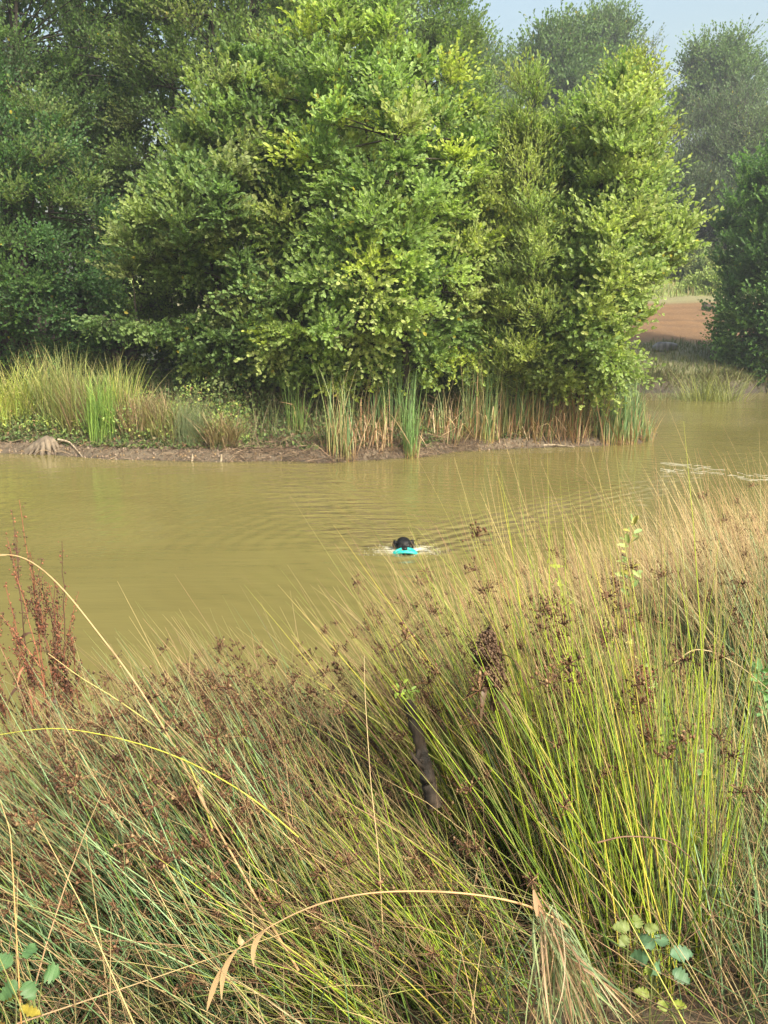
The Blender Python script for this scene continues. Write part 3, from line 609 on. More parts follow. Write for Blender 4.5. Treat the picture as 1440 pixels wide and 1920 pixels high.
blades(g, pts[:, 0], pts[:, 1], rng.uniform(.3, 1.1, N) * np.clip(bk_, .4, 1), np.abs(rng.normal(.2, .25, N)), rng.uniform(0, 6.28, N), rng.uniform(.004, .011, N), cc * .7, cc, cc, .6, 6)
N = 12000; px_ = rng.uniform(-350, 470, N); bk_ = rng.uniform(.45, 2.0, N)
pts = np.array([bank(a, b_) for a, b_ in zip(px_, bk_)]); z = ground(pts[:, 0], pts[:, 1])
cl_ = smooth_noise(pts, 33, .28); hh = np.clip(.35 + bk_ * .35, 0, 1.0) * np.clip(.55 + .9 * cl_, .08, 1.2)
leaves(g, np.stack([pts[:, 0], pts[:, 1], z + rng.random(N) ** .7 * hh], -1), rnd3(N) + [0, -.3, .2], nrmz(rnd3(N) * .6 + [.1, -.4, .8]), rng.uniform(.035, .08, N), .55, pal([(.26, .36, .09), (.18, .28, .08), (.36, .42, .10), (.30, .2, .1)], [3, 3, 2, .6], N))
# meadow and back bank grass
N = 16000; x = rng.uniform(4, 24, N); y = 29.7 + rng.random(N) ** 1.4 * 5.8; y = np.where(rng.random(N) < .25, rng.uniform(50, 57, N), y)
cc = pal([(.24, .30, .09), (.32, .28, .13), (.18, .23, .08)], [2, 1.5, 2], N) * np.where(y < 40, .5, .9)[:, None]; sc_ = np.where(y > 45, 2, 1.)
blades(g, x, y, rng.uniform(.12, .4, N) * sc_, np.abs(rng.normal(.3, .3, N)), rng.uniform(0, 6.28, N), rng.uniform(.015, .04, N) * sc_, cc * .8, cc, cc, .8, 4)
tag(g.build('undergrowth', BLADE, smooth=False), 'tangled leafy undergrowth and grass along the far banks', 'undergrowth', kind='stuff')
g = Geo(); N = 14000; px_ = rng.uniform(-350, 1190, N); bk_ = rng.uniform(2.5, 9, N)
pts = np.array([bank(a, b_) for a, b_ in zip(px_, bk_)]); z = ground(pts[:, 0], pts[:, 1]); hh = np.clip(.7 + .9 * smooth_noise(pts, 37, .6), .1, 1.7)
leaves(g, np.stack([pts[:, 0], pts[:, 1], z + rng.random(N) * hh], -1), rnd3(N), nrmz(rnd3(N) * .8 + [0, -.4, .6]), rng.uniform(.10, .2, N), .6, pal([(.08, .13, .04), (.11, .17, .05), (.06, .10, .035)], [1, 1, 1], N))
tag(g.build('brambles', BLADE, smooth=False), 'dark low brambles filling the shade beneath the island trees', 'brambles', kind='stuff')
g = Geo(); N = 5200; x = rng.uniform(4, 24, N); y = back_shore(x) + rng.uniform(.05, .75, N)
cc = pal([(.14, .12, .06), (.12, .15, .05), (.20, .16, .08), (.08, .07, .04)], [2, 2, 1, 2], N)
blades(g, x, y, rng.uniform(.25, .8, N) * (.6 + .5 * smooth_noise(np.stack([x, y], 1), 41, .5)), np.abs(rng.normal(.5, .4, N)), rng.normal(-1.57, 1.3, N), rng.uniform(.012, .03, N), cc * .8, cc, cc, 1.2, 6)
tag(g.build('overhanging_grass', BLADE, smooth=False), 'brown and olive grass overhanging the waterline of the back bank', 'grass', kind='stuff')
# twig and root litter on the mud
g = Geo(); N = 5200
px_ = np.where(rng.random(N) < .5, rng.uniform(430, 900, N), rng.uniform(-100, 1230, N)); bk_ = rng.uniform(-.05, .8, N)
pts = np.array([bank(a, b_) for a, b_ in zip(px_, bk_)]); z = ground(pts[:, 0], pts[:, 1]) + rng.uniform(0, .07, N)
a_ = np.concatenate([pts, z[:, None]], 1); L_ = rng.uniform(.06, .38, N)[:, None]; dd = nrmz(rnd3(N) * [1, .8, .25] + [0, -.3, -.2])
c_ = a_ + dd * L_; m_ = (a_ + c_) / 2 + rnd3(N) * L_ * .3 + [0, 0, .04]
tubes(g, bez(a_, m_, c_, 5), np.linspace(1, .5, 5)[None] * rng.uniform(.002, .006, N)[:, None], pal([(.20, .14, .09), (.13, .09, .06), (.32, .24, .15), (.07, .05, .035)], [3, 3, 1.5, 2], N)[:, None], 3)
tag(g.build('root_tangle', STEM), 'matted bare roots and twigs spilling over the muddy far bank', 'roots', kind='stuff')
# fallen leaves and clods on the mud
g = Geo(); N = 5000; px_ = rng.uniform(-150, 1230, N); bk_ = rng.uniform(-.02, 1.2, N)
pts = np.array([bank(a, b_) for a, b_ in zip(px_, bk_)]); z = ground(pts[:, 0], pts[:, 1])
cc = pal([(.15, .11, .075), (.22, .17, .12), (.09, .07, .05), (.2, .14, .07)], [3, 1.5, 2, 1], N)
beads(g, np.concatenate([pts, z[:, None]], 1), rng.uniform(.008, .035, N), cc)
tag(g.build('mud_clods', STEM, smooth=False), 'clods, pebbles and leaf litter on the muddy far bank', 'mud', kind='stuff')

# ------------------------------------------------------------------ solid odds and ends
def lump(name, m, loc, size, label, cat, seed=1, detail=4, amp=.25, sharp=0, fl=0, group=None):
    import bmesh
    bm = bmesh.new(); bmesh.ops.create_icosphere(bm, subdivisions=detail, radius=1)
    P3 = np.array([v.co[:] for v in bm.verts])
    d = 1 + amp * smooth_noise(P3, seed, .45) + amp * .4 * smooth_noise(P3, seed + 1, .16)
    if fl: d *= 1 + fl * np.sin(np.arctan2(P3[:, 1], P3[:, 0]) * 11 + 2 * P3[:, 2])
    Q = P3 * d[:, None]
    if sharp: Q = np.sign(Q) * np.abs(Q) ** (1 - sharp)
    Q = Q * np.array(size)
    for v, c in zip(bm.verts, Q): v.co = c
    me = bpy.data.meshes.new(name); bm.to_mesh(me); bm.free(); me.materials.append(m)
    for p_ in me.polygons: p_.use_smooth = True
    o = bpy.data.objects.new(name, me); sc.collection.objects.link(o); o.location = loc
    return tag(o, label, cat, group)
CLAY = bark_mat('clay', (.08, .062, .042), (.20, .16, .11), 9)
x, y = bank(85, .12)
g = Geo(); N = 9; aa = np.linspace(3.3, 6.2, N); a_ = np.tile([x + .05, y + .1, .27], (N, 1)) + rng.normal(0, .03, (N, 3))
c_ = np.stack([x + np.cos(aa) * .42, y + np.sin(aa) * .22, np.full(N, -.05)], -1); m_ = (a_ + c_) / 2 + np.array([0, 0, .1]) + (c_ - a_) * [.15, .15, 0]
V0 = (x, y, .05)
root = empty('tree_stump', V0, 'clay-coated stump with splayed roots at the waterline, far left', 'stump')
tubes(g, bez(a_, m_, c_, 9), np.array([.085, .08, .07, .06, .055, .05, .045, .04, .03])[None] * rng.uniform(.6, 1.1, (N, 1)), np.array([.3, .22, .14]), 8)
g.build('roots', CLAY, root)
o = lump('stump_top', CLAY, (0, .1, .1), (.26, .2, .13), None, None, 5, 4, .2, fl=.06); o.parent = root
def stick(name, pts, r, m, label, cat='stick', col=(.4, .33, .24), sides=7, group=None):
    g = Geo(); pts = np.array(pts, float); g0 = pts[0].copy(); S = len(pts) * 4
    t = np.linspace(0, len(pts) - 1, S); Q = np.stack([np.interp(t, range(len(pts)), pts[:, k]) for k in range(3)], -1)
    for _ in range(3): Q[1:-1] = (Q[:-2] + Q[1:-1] * 2 + Q[2:]) / 4
    tubes(g, (Q - g0)[None], (np.linspace(1, .45, S) * r)[None] * rng.uniform(.88, 1.12, (1, S)), np.array(col), sides)
    o = g.build(name, m); o.location = g0; return tag(o, label, cat, group)
x, y = bank(112, .3); x2, y2 = bank(155, -.05)
stick('driftwood_stick', [(x, y, .27), (x * .6 + x2 * .4, y - .1, .24), (x2, y2, .01)], .026, DRIFT, 'pale driftwood stick slanting into the water beside the clay-coated stump')
q1 = W(1012, 838); q2 = W(1076, 840)
stick('driftwood_stick', [(q1[0], q1[1], .03), ((q1[0] + q2[0]) / 2, q1[1], .045), (q2[0], q2[1], .02)], .022, DRIFT, 'pale bleached stick lying at the waterline under the thin cattails', col=(.5, .45, .35))
for px, lab in ((360, 'pale stub of wood upright at the waterline below the grey-green rush tuft'), (414, 'small pale stub of wood at the waterline, right of the other stub')):
    x, y = bank(px, .02); stick('wood_stub', [(x, y, -.05), (x + .01, y, .06), (x + .015, y, .14)], .035, DRIFT, lab, 'wood stub')
q = P(1245, 660, 34.0); lump('boulder', ROCK, (q[0], 34, gz(q[0], 34) + .12), (.50, .35, .22), 'flat grey boulder on the grass in the gap below the ploughed strip', 'boulder', 9, 4, .16, .25)
q = P(1324, 577, 45.0); lump('clod', DARKWOOD, (q[0], 45, gz(q[0], 45) + .1), (.25, .25, .25), 'small dark clump near the far end of the ploughed strip', 'clod', 10, 3, .3)

# ------------------------------------------------------------------ dog
import bmesh
def blob_mesh(name, parts, m, voxel=.006, smooth_it=4):
    bm = bmesh.new()
    for c, r, rot in parts:
        from mathutils import Matrix, Euler
        mt = Matrix.Translation(c) @ Euler(rot).to_matrix().to_4x4() @ Matrix.Diagonal((*r, 1))
        bmesh.ops.create_icosphere(bm, subdivisions=3, radius=1, matrix=mt)
    me = bpy.data.meshes.new(name); bm.to_mesh(me); bm.free()
    o = bpy.data.objects.new(name, me); sc.collection.objects.link(o)
    md = o.modifiers.new('r', 'REMESH'); md.mode = 'VOXEL'; md.voxel_size = voxel
    ms_ = o.modifiers.new('s', 'SMOOTH'); ms_.iterations = smooth_it; ms_.factor = .5
    dg = bpy.context.evaluated_depsgraph_get(); me2 = bpy.data.meshes.new_from_object(o.evaluated_get(dg))
    o.modifiers.clear(); o.data = me2; me2.materials.clear(); me2.materials.append(m)
    for p_ in me2.polygons: p_.use_smooth = True
    return o
FUR = bark_mat('black_fur', (.003, .003, .003), (.010, .009, .009), 60, .5, .5); FUR.node_tree.nodes['Principled BSDF'].inputs['Specular IOR Level'].default_value = .25
Z0 = (0, 0, 0)
# head looks to -y (towards the camera); origin at water level between the jaws
parts = [((0, .02, .055), (.072, .085, .062), Z0), ((0, .035, .075), (.062, .07, .05), Z0), ((0, -.055, .028), (.038, .062, .030), (.12, 0, 0)), ((0, -.095, .026), (.030, .03, .026), Z0), ((0, -.05, .002), (.030, .06, .014), (-.1, 0, 0)),
         ((-.028, -.022, .083), (.020, .022, .015), Z0), ((.028, -.022, .083), (.020, .022, .015), Z0),
         ((-.038, -.025, .035), (.028, .04, .03), Z0), ((.038, -.025, .035), (.028, .04, .03), Z0),
         ((-.078, .03, .062), (.020, .036, .034), (0, -.45, .2)), ((-.093, .022, .028), (.014, .034, .040), (0, -.12, .2)),
         ((.078, .03, .062), (.020, .036, .034), (0, .45, -.2)), ((.093, .022, .028), (.014, .034, .040), (0, .12, -.2)),
         ((0, .11, .01), (.07, .09, .065), (-.4, 0, 0)), ((0, .22, -.075), (.11, .13, .085), (-.2, 0, 0)), ((0, .42, -.105), (.125, .2, .09), Z0), ((0, .62, -.12), (.12, .18, .09), Z0), ((0, .78, -.12), (.09, .1, .07), Z0),
         ((0, .90, -.10), (.026, .1, .024), (.15, 0, 0)), ((0, 1.05, -.08), (.018, .1, .018), (.1, 0, 0)),
         ((-.085, .12, -.16), (.035, .04, .11), (.5, 0, 0)), ((.085, .10, -.15), (.035, .04, .11), (.8, 0, 0)), ((-.085, .05, -.25), (.026, .06, .03), Z0), ((.085, .0, -.2), (.026, .06, .03), Z0),
         ((-.085, .72, -.19), (.05, .07, .12), (-.4, 0, 0)), ((.085, .74, -.19), (.05, .07, .12), (-.6, 0, 0)), ((-.085, .8, -.3), (.028, .04, .09), (.6, 0, 0)), ((.085, .84, -.29), (.028, .04, .09), (.8, 0, 0))]
dog = empty('swimming_dog', (DOG[0], DOG[1], .012), 'black dog swimming towards the camera with a teal ring in its mouth', 'dog')
dog.rotation_euler = (0, 0, R(5)); dog.scale = (1.2, 1.15, 1.0)
def kid(o, p, loc=None):
    o.parent = p
    if loc: o.location = loc
    return o
kid(blob_mesh('body', parts, FUR), dog)
m_eye, n, l, b = mat('eye'); b.inputs['Base Color'].default_value = (.03, .015, .006, 1); b.inputs['Roughness'].default_value = .08
m_nose, n, l, b = mat('nose'); b.inputs['Base Color'].default_value = (.012, .011, .011, 1); b.inputs['Roughness'].default_value = .25
for sx_ in (-1, 1): kid(blob_mesh('eye', [((0, 0, 0), (.0095, .0095, .0095), Z0)], m_eye, .002, 1), dog, (sx_ * .030, -.038, .072))
kid(blob_mesh('nose', [((0, 0, 0), (.017, .010, .012), Z0), ((0, .003, -.008), (.007, .008, .008), Z0)], m_nose, .002, 2), dog, (0, -.121, .034))
m_tan = bark_mat('muzzle_tan', (.20, .12, .07), (.42, .30, .2), 60)
kid(blob_mesh('muzzle_patch', [((-.018, 0, 0), (.018, .024, .010), (0, .3, 0)), ((.018, 0, 0), (.018, .024, .010), (0, -.3, 0))], m_tan, .003, 2), dog, (0, -.098, .012))
m_toy, n, l, b = mat('teal_rubber'); b.inputs['Base Color'].default_value = (.015, .36, .31, 1); b.inputs['Roughness'].default_value = .35
no = n.new('ShaderNodeTexNoise'); no.inputs['Scale'].default_value = 40; bp = n.new('ShaderNodeBump'); bp.inputs['Strength'].default_value = .25; bp.inputs['Distance'].default_value = .01
l.new(no.outputs[0], bp.inputs['Height']); l.new(bp.outputs[0], b.inputs['Normal'])
# floppy ring: flattened torus, sagging on both sides of the jaws
g = Geo(); nu, nv = 56, 12; u = np.linspace(0, 2 * np.pi, nu, endpoint=False)[:, None]; v = np.linspace(0, 2 * np.pi, nv, endpoint=False)[None]
Rr = .125; tx = (Rr + .026 * np.cos(v)) * np.cos(u); ty = (Rr * .42 + .026 * np.cos(v)) * np.sin(u); tz = .019 * np.sin(v) - .035 * (np.abs(tx) / .14) ** 2 + .018 * np.cos(u * 2) * 0 + ty * .12
idx = np.arange(nu * nv).reshape(nu, nv); q = np.stack([idx, np.roll(idx, -1, 0), np.roll(np.roll(idx, -1, 0), -1, 1), np.roll(idx, -1, 1)], -1).reshape(-1, 4)
g.add(np.stack([tx.ravel(), ty.ravel(), tz.ravel()], -1), q=q)
toy = g.build('ring_toy', m_toy); toy.location = (DOG[0] + .005, DOG[1] - .150, .030); toy.rotation_euler = (R(-3), R(-4), R(-6))
tag(toy, 'teal rubber ring held in the mouth of the swimming dog', 'dog toy')
# splash beads and painted water glints
g = Geo(); N = 260; a_ = rng.uniform(0, 6.28, N); r_ = rng.uniform(.12, .45, N)
beads(g, np.stack([DOG[0] + .02 + np.cos(a_) * r_ * 1.2, DOG[1] - .02 + np.sin(a_) * r_ * .7, rng.uniform(0, .02, N) * (r_ < .3) + .002], -1), rng.uniform(.0015, .0038, N), np.tile([.5, .5, .42], (N, 1)))
tag(g.build('splash_foam', STEM), 'white froth and drops thrown up around the swimming dog', 'foam', kind='stuff')
g = Geo()
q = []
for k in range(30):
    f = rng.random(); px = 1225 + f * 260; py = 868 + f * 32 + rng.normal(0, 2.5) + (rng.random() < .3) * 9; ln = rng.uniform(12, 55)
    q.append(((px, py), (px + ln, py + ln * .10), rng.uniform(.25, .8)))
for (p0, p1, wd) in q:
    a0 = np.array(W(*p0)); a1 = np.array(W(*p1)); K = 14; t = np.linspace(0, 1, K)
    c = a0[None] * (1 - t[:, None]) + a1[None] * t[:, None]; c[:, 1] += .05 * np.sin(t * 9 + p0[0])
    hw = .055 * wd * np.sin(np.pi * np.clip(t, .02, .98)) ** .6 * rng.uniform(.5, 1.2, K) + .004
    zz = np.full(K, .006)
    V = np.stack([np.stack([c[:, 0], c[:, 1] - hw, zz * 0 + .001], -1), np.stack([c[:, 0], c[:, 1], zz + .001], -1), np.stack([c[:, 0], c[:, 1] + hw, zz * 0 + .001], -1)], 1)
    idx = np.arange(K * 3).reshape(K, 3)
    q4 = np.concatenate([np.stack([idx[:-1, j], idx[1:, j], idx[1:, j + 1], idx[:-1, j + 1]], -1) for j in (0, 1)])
    g.add(V.reshape(-1, 3), q=q4, c=[.25, .245, .17])  # pale strip colour stands in for bright reflections on the ripples
tag(g.build('painted_glints', STEM), 'thin pale strips painted as bright glints on the water at the right', 'foam', kind='stuff')

# ------------------------------------------------------------------ foreground individuals
rng = np.random.default_rng(404)
def polyline(pts, S):
    pts = np.array(pts, float); t = np.linspace(0, len(pts) - 1, S)
    Q = np.stack([np.interp(t, range(len(pts)), pts[:, k]) for k in range(3)], -1)
    for _ in range(6): Q[1:-1] = (Q[:-2] + Q[1:-1] * 2 + Q[2:]) / 4
    return Q
def reed(label, px_pts, r, c0, c1, name='bent_reed_stem', sheath=None, group='long dry stems across the foreground'):
    pts = np.array([P(*p) for p in px_pts]); S = 40; Q = polyline(pts, S)
    root = empty(name, tuple(Q[0]), label, 'reed stem', group)
    g = Geo(); t = np.linspace(0, 1, S)[:, None]; col = np.array(c0) * (1 - t) + np.array(c1) * t
    node = 1 + .35 * (np.arange(S) % 9 == 4)
    col = col * np.where((np.arange(S) % 9 == 4)[:, None], .6, 1)
    tubes(g, Q[None], (np.linspace(1, .35, S) * r * node)[None], col[None], 6)
    g.build('stem', STEM, root)
    if sheath:
        for f0, L_, dv in sheath:
            g = Geo()
            i = int(f0 * (S - 1)); a = Q[i]; T_ = nrmz(Q[min(i + 1, S - 1)] - Q[i - 1]); e = a + (T_ * .6 + np.array(dv)) * L_
            C = bez(a[None], (a + T_ * L_ * .6)[None], e[None], 8)
            strips(g, C, (np.sin(np.linspace(.35, 3.1, 8)) * .011)[None] + .001, np.array([[1, .3, .2]]), np.array([[[.46, .33, .18]]]))
            g.build('leaf', BLADE, root)
    return root
TAN = (.42, .27, .12); YEL = (.40, .40, .06)
reed('long tan reed stem bending from lower centre up to the left edge over the water', [(560, 1820, 1.5), (520, 1755, 1.55), (440, 1610, 1.7), (375, 1500, 1.85), (330, 1400, 1.95), (250, 1270, 2.05), (190, 1195, 2.1), (130, 1115, 2.15), (80, 1065, 2.2), (35, 1038, 2.2), (-10, 1040, 2.2)], .0032, TAN, (.46, .33, .17), sheath=[(.12, .09, (0, 0, -.9)), (.3, .12, (.2, 0, .1)), (.95, .1, (-.3, 0, -.8))])
reed('tan reed stem arching low over the bottom centre, tip hanging left', [(1070, 1740, 1.35), (1010, 1702, 1.33), (930, 1682, 1.32), (850, 1672, 1.3), (760, 1670, 1.3), (680, 1674, 1.3), (600, 1692, 1.3), (530, 1722, 1.3), (460, 1765, 1.3), (420, 1800, 1.3), (395, 1860, 1.3)], .0024, TAN, (.42, .28, .15), sheath=[(.75, .07, (.1, 0, -.9)), (.85, .08, (0, 0, -1)), (.93, .07, (-.2, 0, -.9)), (.8, .05, (.1, 0, .6))])
reed('bright yellow grass stem running from the left edge into the left tussock', [(560, 1570, 1.7), (480, 1500, 1.75), (390, 1445, 1.8), (300, 1405, 1.85), (200, 1378, 1.9), (100, 1362, 1.9), (0, 1377, 1.9), (-40, 1385, 1.9)], .0022, YEL, YEL)
reed('yellow rush stem crossing in front of the dark stake', [(1000, 1560, 1.9), (920, 1500, 2.0), (830, 1430, 2.1), (740, 1375, 2.2), (680, 1335, 2.3), (600, 1290, 2.4)], .0026, (.5, .55, .08), (.5, .42, .16))
reed('yellow bent stem above the left tussock under the long tan reed', [(400, 1560, 1.8), (360, 1440, 1.9), (310, 1375, 2.0), (210, 1305, 2.1), (150, 1270, 2.15), (90, 1225, 2.2)], .0022, YEL, (.55, .45, .2))
reed('upright thin straw stem crossing the middle of the picture', [(718, 1750, 1.6), (710, 1600, 1.6), (695, 1470, 1.62), (684, 1300, 1.65), (683, 1230, 1.66)], .0016, (.5, .36, .18), (.5, .4, .22))
reed('pale arching blade drooping over the right tussocks', [(1230, 1290, 2.0), (1260, 1245, 2.0), (1300, 1216, 2.0), (1340, 1222, 2.0), (1390, 1250, 2.0), (1450, 1300, 2.0)], .0022, (.42, .32, .16), (.45, .36, .2))
reed('dark thin stem arching over the foot of the biggest tussock', [(1120, 1580, 1.45), (1170, 1567, 1.45), (1250, 1572, 1.45), (1300, 1610, 1.45), (1330, 1680, 1.45), (1345, 1800, 1.45)], .0018, (.2, .12, .07), (.12, .08, .05))
reed('tall bare stem with a small dark bud standing against the water', [(1210, 1050, 3.2), (1165, 990, 3.25), (1140, 945, 3.3), (1100, 900, 3.3), (1070, 880, 3.3)], .0018, (.3, .22, .12), (.2, .14, .08))
for k, ((a, b_, c), lab) in enumerate([(((40, 1920), (20, 1560), (0, 1500)), 'orange-tan stem at the left edge of the bottom'), (((260, 1940), (150, 1690), (70, 1540)), 'straw stem rising left from the bottom edge, left quarter'), (((620, 1960), (480, 1860), (380, 1800)), 'cream stem lying across the bottom left tussock'), (((30, 1920), (300, 1830), (560, 1740)), 'brown stem slanting right near the bottom left corner'), (((1290, 1930), (1160, 1690), (1010, 1540)), 'yellow-green stem crossing the broad-leaved seedling')]):
    reed(lab, [(a[0], a[1], 1.3), ((a[0] + b_[0]) / 2, (a[1] + b_[1]) / 2, 1.33), (b_[0], b_[1], 1.38), (c[0], c[1], 1.45)], .0018, [(.45, .26, .10), (.42, .34, .15), (.46, .38, .22), (.3, .2, .12), (.34, .38, .08)][k], (.42, .32, .14))
# dark stake with a green sprout
q0 = np.array(P(818, 1435, 1.88)); q1 = np.array(P(764, 1312, 1.95)); q0[2] = q0[2] - .12
st = empty('wooden_stake', tuple(q0), 'dark rotten leaning stake among the rushes, green sprout at its top', 'stake')
g = Geo(); S = 44; t = np.linspace(0, 1, S)[:, None]; Q = q0 * (1 - t) + q1 * t; Q += .006 * smooth_noise(Q, 3, .05)[:, None] + rng.normal(0, .0012, Q.shape)
tubes(g, Q[None], (.018 * np.concatenate([np.linspace(1.15, .85, S - 3), [.65, .4, .1]]) * (1 + .18 * smooth_noise(Q, 4, .03)) * rng.uniform(.9, 1.1, S))[None], np.array([.05, .04, .03]), 10); g.build('post', DARKWOOD, st)
g = Geo()
for k in range(3):
    a = q0 * (.65 - .1 * k) + q1 * (.35 + .1 * k); e = a + np.array([-.04 + .01 * k, -.02, .06 - .05 * k]); tubes(g, bez(a[None], ((a + e) / 2 + [0, -.03, 0])[None], e[None], 6), np.linspace(.008, .003, 6)[None], np.array([.05, .04, .03]), 6)
g.build('splinter', DARKWOOD, st)
g = Geo(); N = 34; a = rng.normal(0, .011, (N, 3)) * [1.2, 1, .7] + P(759, 1298, 1.95)
leaves(g, a, rnd3(N) + [0, 0, .3], nrmz(rnd3(N) * .5 + [0, -.4, .8]), rng.uniform(.009, .018, N), .5, pal([(.24, .33, .05), (.18, .28, .05)], [1, 1], N))
sp_ = g.build('sprout', BLADE); tag(sp_, 'bright yellow-green leafy sprout growing on top of the dark stake', 'sprout')
# brown seeding dock head, dark
def seedhead(label, x, y, lean, H, wid, dens, seed, ncol, branches=5, group='dead dock plants', name='dock_plant', leafy=6, z=None, low=.35):
    global rng
    rng = np.random.default_rng(seed); z = gz(x, y) if z is None else z
    root = empty(name, (x, y, z), label, 'dock plant', group)
    g = Geo(); gs = Geo(); gl = Geo(); b0 = np.array([x, y, z])
    for k in range(branches):
        tip = b0 + np.array([lean[0] * H + rng.normal(0, wid), lean[1] + rng.normal(0, wid * .6), H * rng.uniform(.62, 1)])
        o0 = b0 + np.array([rng.normal(0, wid * .25), rng.normal(0, wid * .2), 0]); mid = o0 * .45 + tip * .55 + rng.normal(0, .02, 3) + [0, 0, .03]
        C = bez(o0[None], mid[None], tip[None], 16); C[:, 1:-1] += rng.normal(0, .003, (1, 14, 3))
        tubes(g, C, np.linspace(.0038, .0012, 16)[None], pal(ncol, [1] * len(ncol), 1)[None], 5)
        C = C[0]
        # whorls of seeds on the stem and on short side branches
        m = int(dens * H / branches * 3); u = rng.uniform(low, 1, m)
        i = np.clip((u * 15).astype(int), 0, 14); p_ = C[i] + (C[i + 1] - C[i]) * (u * 15 - i)[:, None]
        beads(gs, p_ + rng.normal(0, .007, (m, 3)), rng.uniform(.0025, .0048, m), pal(ncol, [1] * len(ncol), m, .35))
        for s_ in range(5):
            f = rng.uniform(low * .8, .8); j = int(f * 15); a = C[j]; d = nrmz(nrmz(C[j + 1] - C[j]) * 1.0 + rnd3(1)[0] * .45); L_ = H * rng.uniform(.1, .26)
            e = a + d * L_; B = bez(a[None], ((a + e) / 2 + rng.normal(0, .01, 3))[None], e[None], 7); tubes(g, B, np.linspace(.002, .0009, 7)[None], pal(ncol, [1] * len(ncol), 1)[None], 4)
            mm = int(dens * L_ * 2.2); u = rng.uniform(.1, 1, mm)[:, None]; beads(gs, a * (1 - u) + e * u + rng.normal(0, .006, (mm, 3)), rng.uniform(.0022, .0045, mm), pal(ncol, [1] * len(ncol), mm, .35))
        for s_ in range(leafy):
            f = rng.uniform(.05, .55); j = int(f * 15); a = C[j]; d = rnd3(1)[0] * [1, 1, .3]; L_ = rng.uniform(.06, .13)
            B = bez(a[None], (a + d * L_ * .6 + [0, 0, .03])[None], (a + d * L_ - [0, 0, L_ * .8])[None], 8)
            strips(gl, B, (np.sin(np.linspace(.2, 3.1, 8)) * rng.uniform(.006, .014))[None] + .001, rnd3(1), pal(ncol, [1] * len(ncol), 1)[None] * 1.2)
    g.build('stalks', STEM, root); gs.build('seeds', STEM, root)
    if gl.n: gl.build('withered_leaves', BLADE, root)
    return root
RED = [(.20, .075, .045), (.12, .055, .038), (.26, .11, .06), (.08, .045, .03), (.14, .085, .05)]
DRK = [(.05, .03, .018), (.085, .052, .03), (.13, .085, .05)]
q = P(105, 1420, 2.75); seedhead('tall reddish dead dock plant with many seed spikes, left edge over the water', q[0], 2.75, (-.06, .1), 1.25, .12, 95, 51, RED, 7, z=q[2] - .22)
q = P(35, 1400, 2.9); seedhead('dark reddish dock plant leaning out at the extreme left edge', q[0], 2.9, (-.08, 0), 1.2, .09, 95, 52, RED, 5, z=q[2] - .18)
q = P(165, 1420, 2.85); seedhead('small brown dock plant with thin seed spikes right of the tall reddish one', q[0], 2.85, (-.02, 0), .98, .06, 120, 53, DRK + RED[:2], 4, z=q[2] - .18)
q = P(925, 1310, 1.75); seedhead('dense dark brown seed head standing alone above the middle tussock', q[0], 1.75, (-.10, 0), .20, .006, 3600, 54, DRK, 4, z=q[2] - .03, leafy=1, low=.35)
q = P(1240, 1420, 2.0); seedhead('reddish brown stalk rising beside the leafy thistle', q[0], 2.0, (-.15, 0), .55, .01, 120, 55, [(.26, .10, .06), (.2, .09, .06)], 2, z=q[2] - .1, leafy=2)
# leafy stalk
def leafy(label, px_pts, cols, n_, L_, spread, seed, name='leafy_stalk', ratio=.4, cat='wild plant', stemc=(.22, .13, .07)):
    global rng
    rng = np.random.default_rng(seed); Q = polyline([P(*p) for p in px_pts], 30)
    root = empty(name, tuple(Q[0]), label, cat); g = Geo(); tubes(g, Q[None], np.linspace(.003, .0012, 30)[None], np.array(stemc), 5); g.build('stem', STEM, root)
    g = Geo(); i = rng.integers(6, 30, n_); a = Q[i] + rng.normal(0, .004, (n_, 3)); d = nrmz(rnd3(n_) * [1, 1, .5] + [0, 0, .35])
    leaves(g, a + d * spread, d, nrmz(rnd3(n_) * .5 + [0, -.5, .6]), L_ * rng.uniform(.6, 1.2, n_), ratio, pal(cols, [1] * len(cols), n_)); g.build('leaves', BLADE, root); return root
leafy('tall stalk with pale green drooping leaves against the tan rushes', [(1240, 1500, 2.3), (1215, 1300, 2.35), (1190, 1180, 2.4), (1178, 1080, 2.42), (1182, 985, 2.45)], [(.26, .34, .11), (.20, .31, .11), (.36, .34, .08)], 60, .036, .006, 61)
leafy('short green thistle stalk low between the right tussocks', [(1300, 1560, 2.0), (1298, 1470, 2.05), (1300, 1390, 2.08)], [(.14, .25, .09), (.18, .30, .10)], 44, .036, .006, 62, stemc=(.2, .26, .1))
leafy('yellow-green leafy sprig near the middle among brown heads', [(1060, 1180, 2.6), (1045, 1110, 2.62), (1025, 1060, 2.65)], [(.34, .40, .06), (.28, .36, .06)], 16, .04, .006, 63)
leafy('small green leafy weed at the right edge', [(1440, 1370, 2.2), (1432, 1310, 2.2), (1420, 1255, 2.2)], [(.10, .22, .07), (.14, .27, .09)], 34, .038, .006, 64, stemc=(.2, .26, .1))
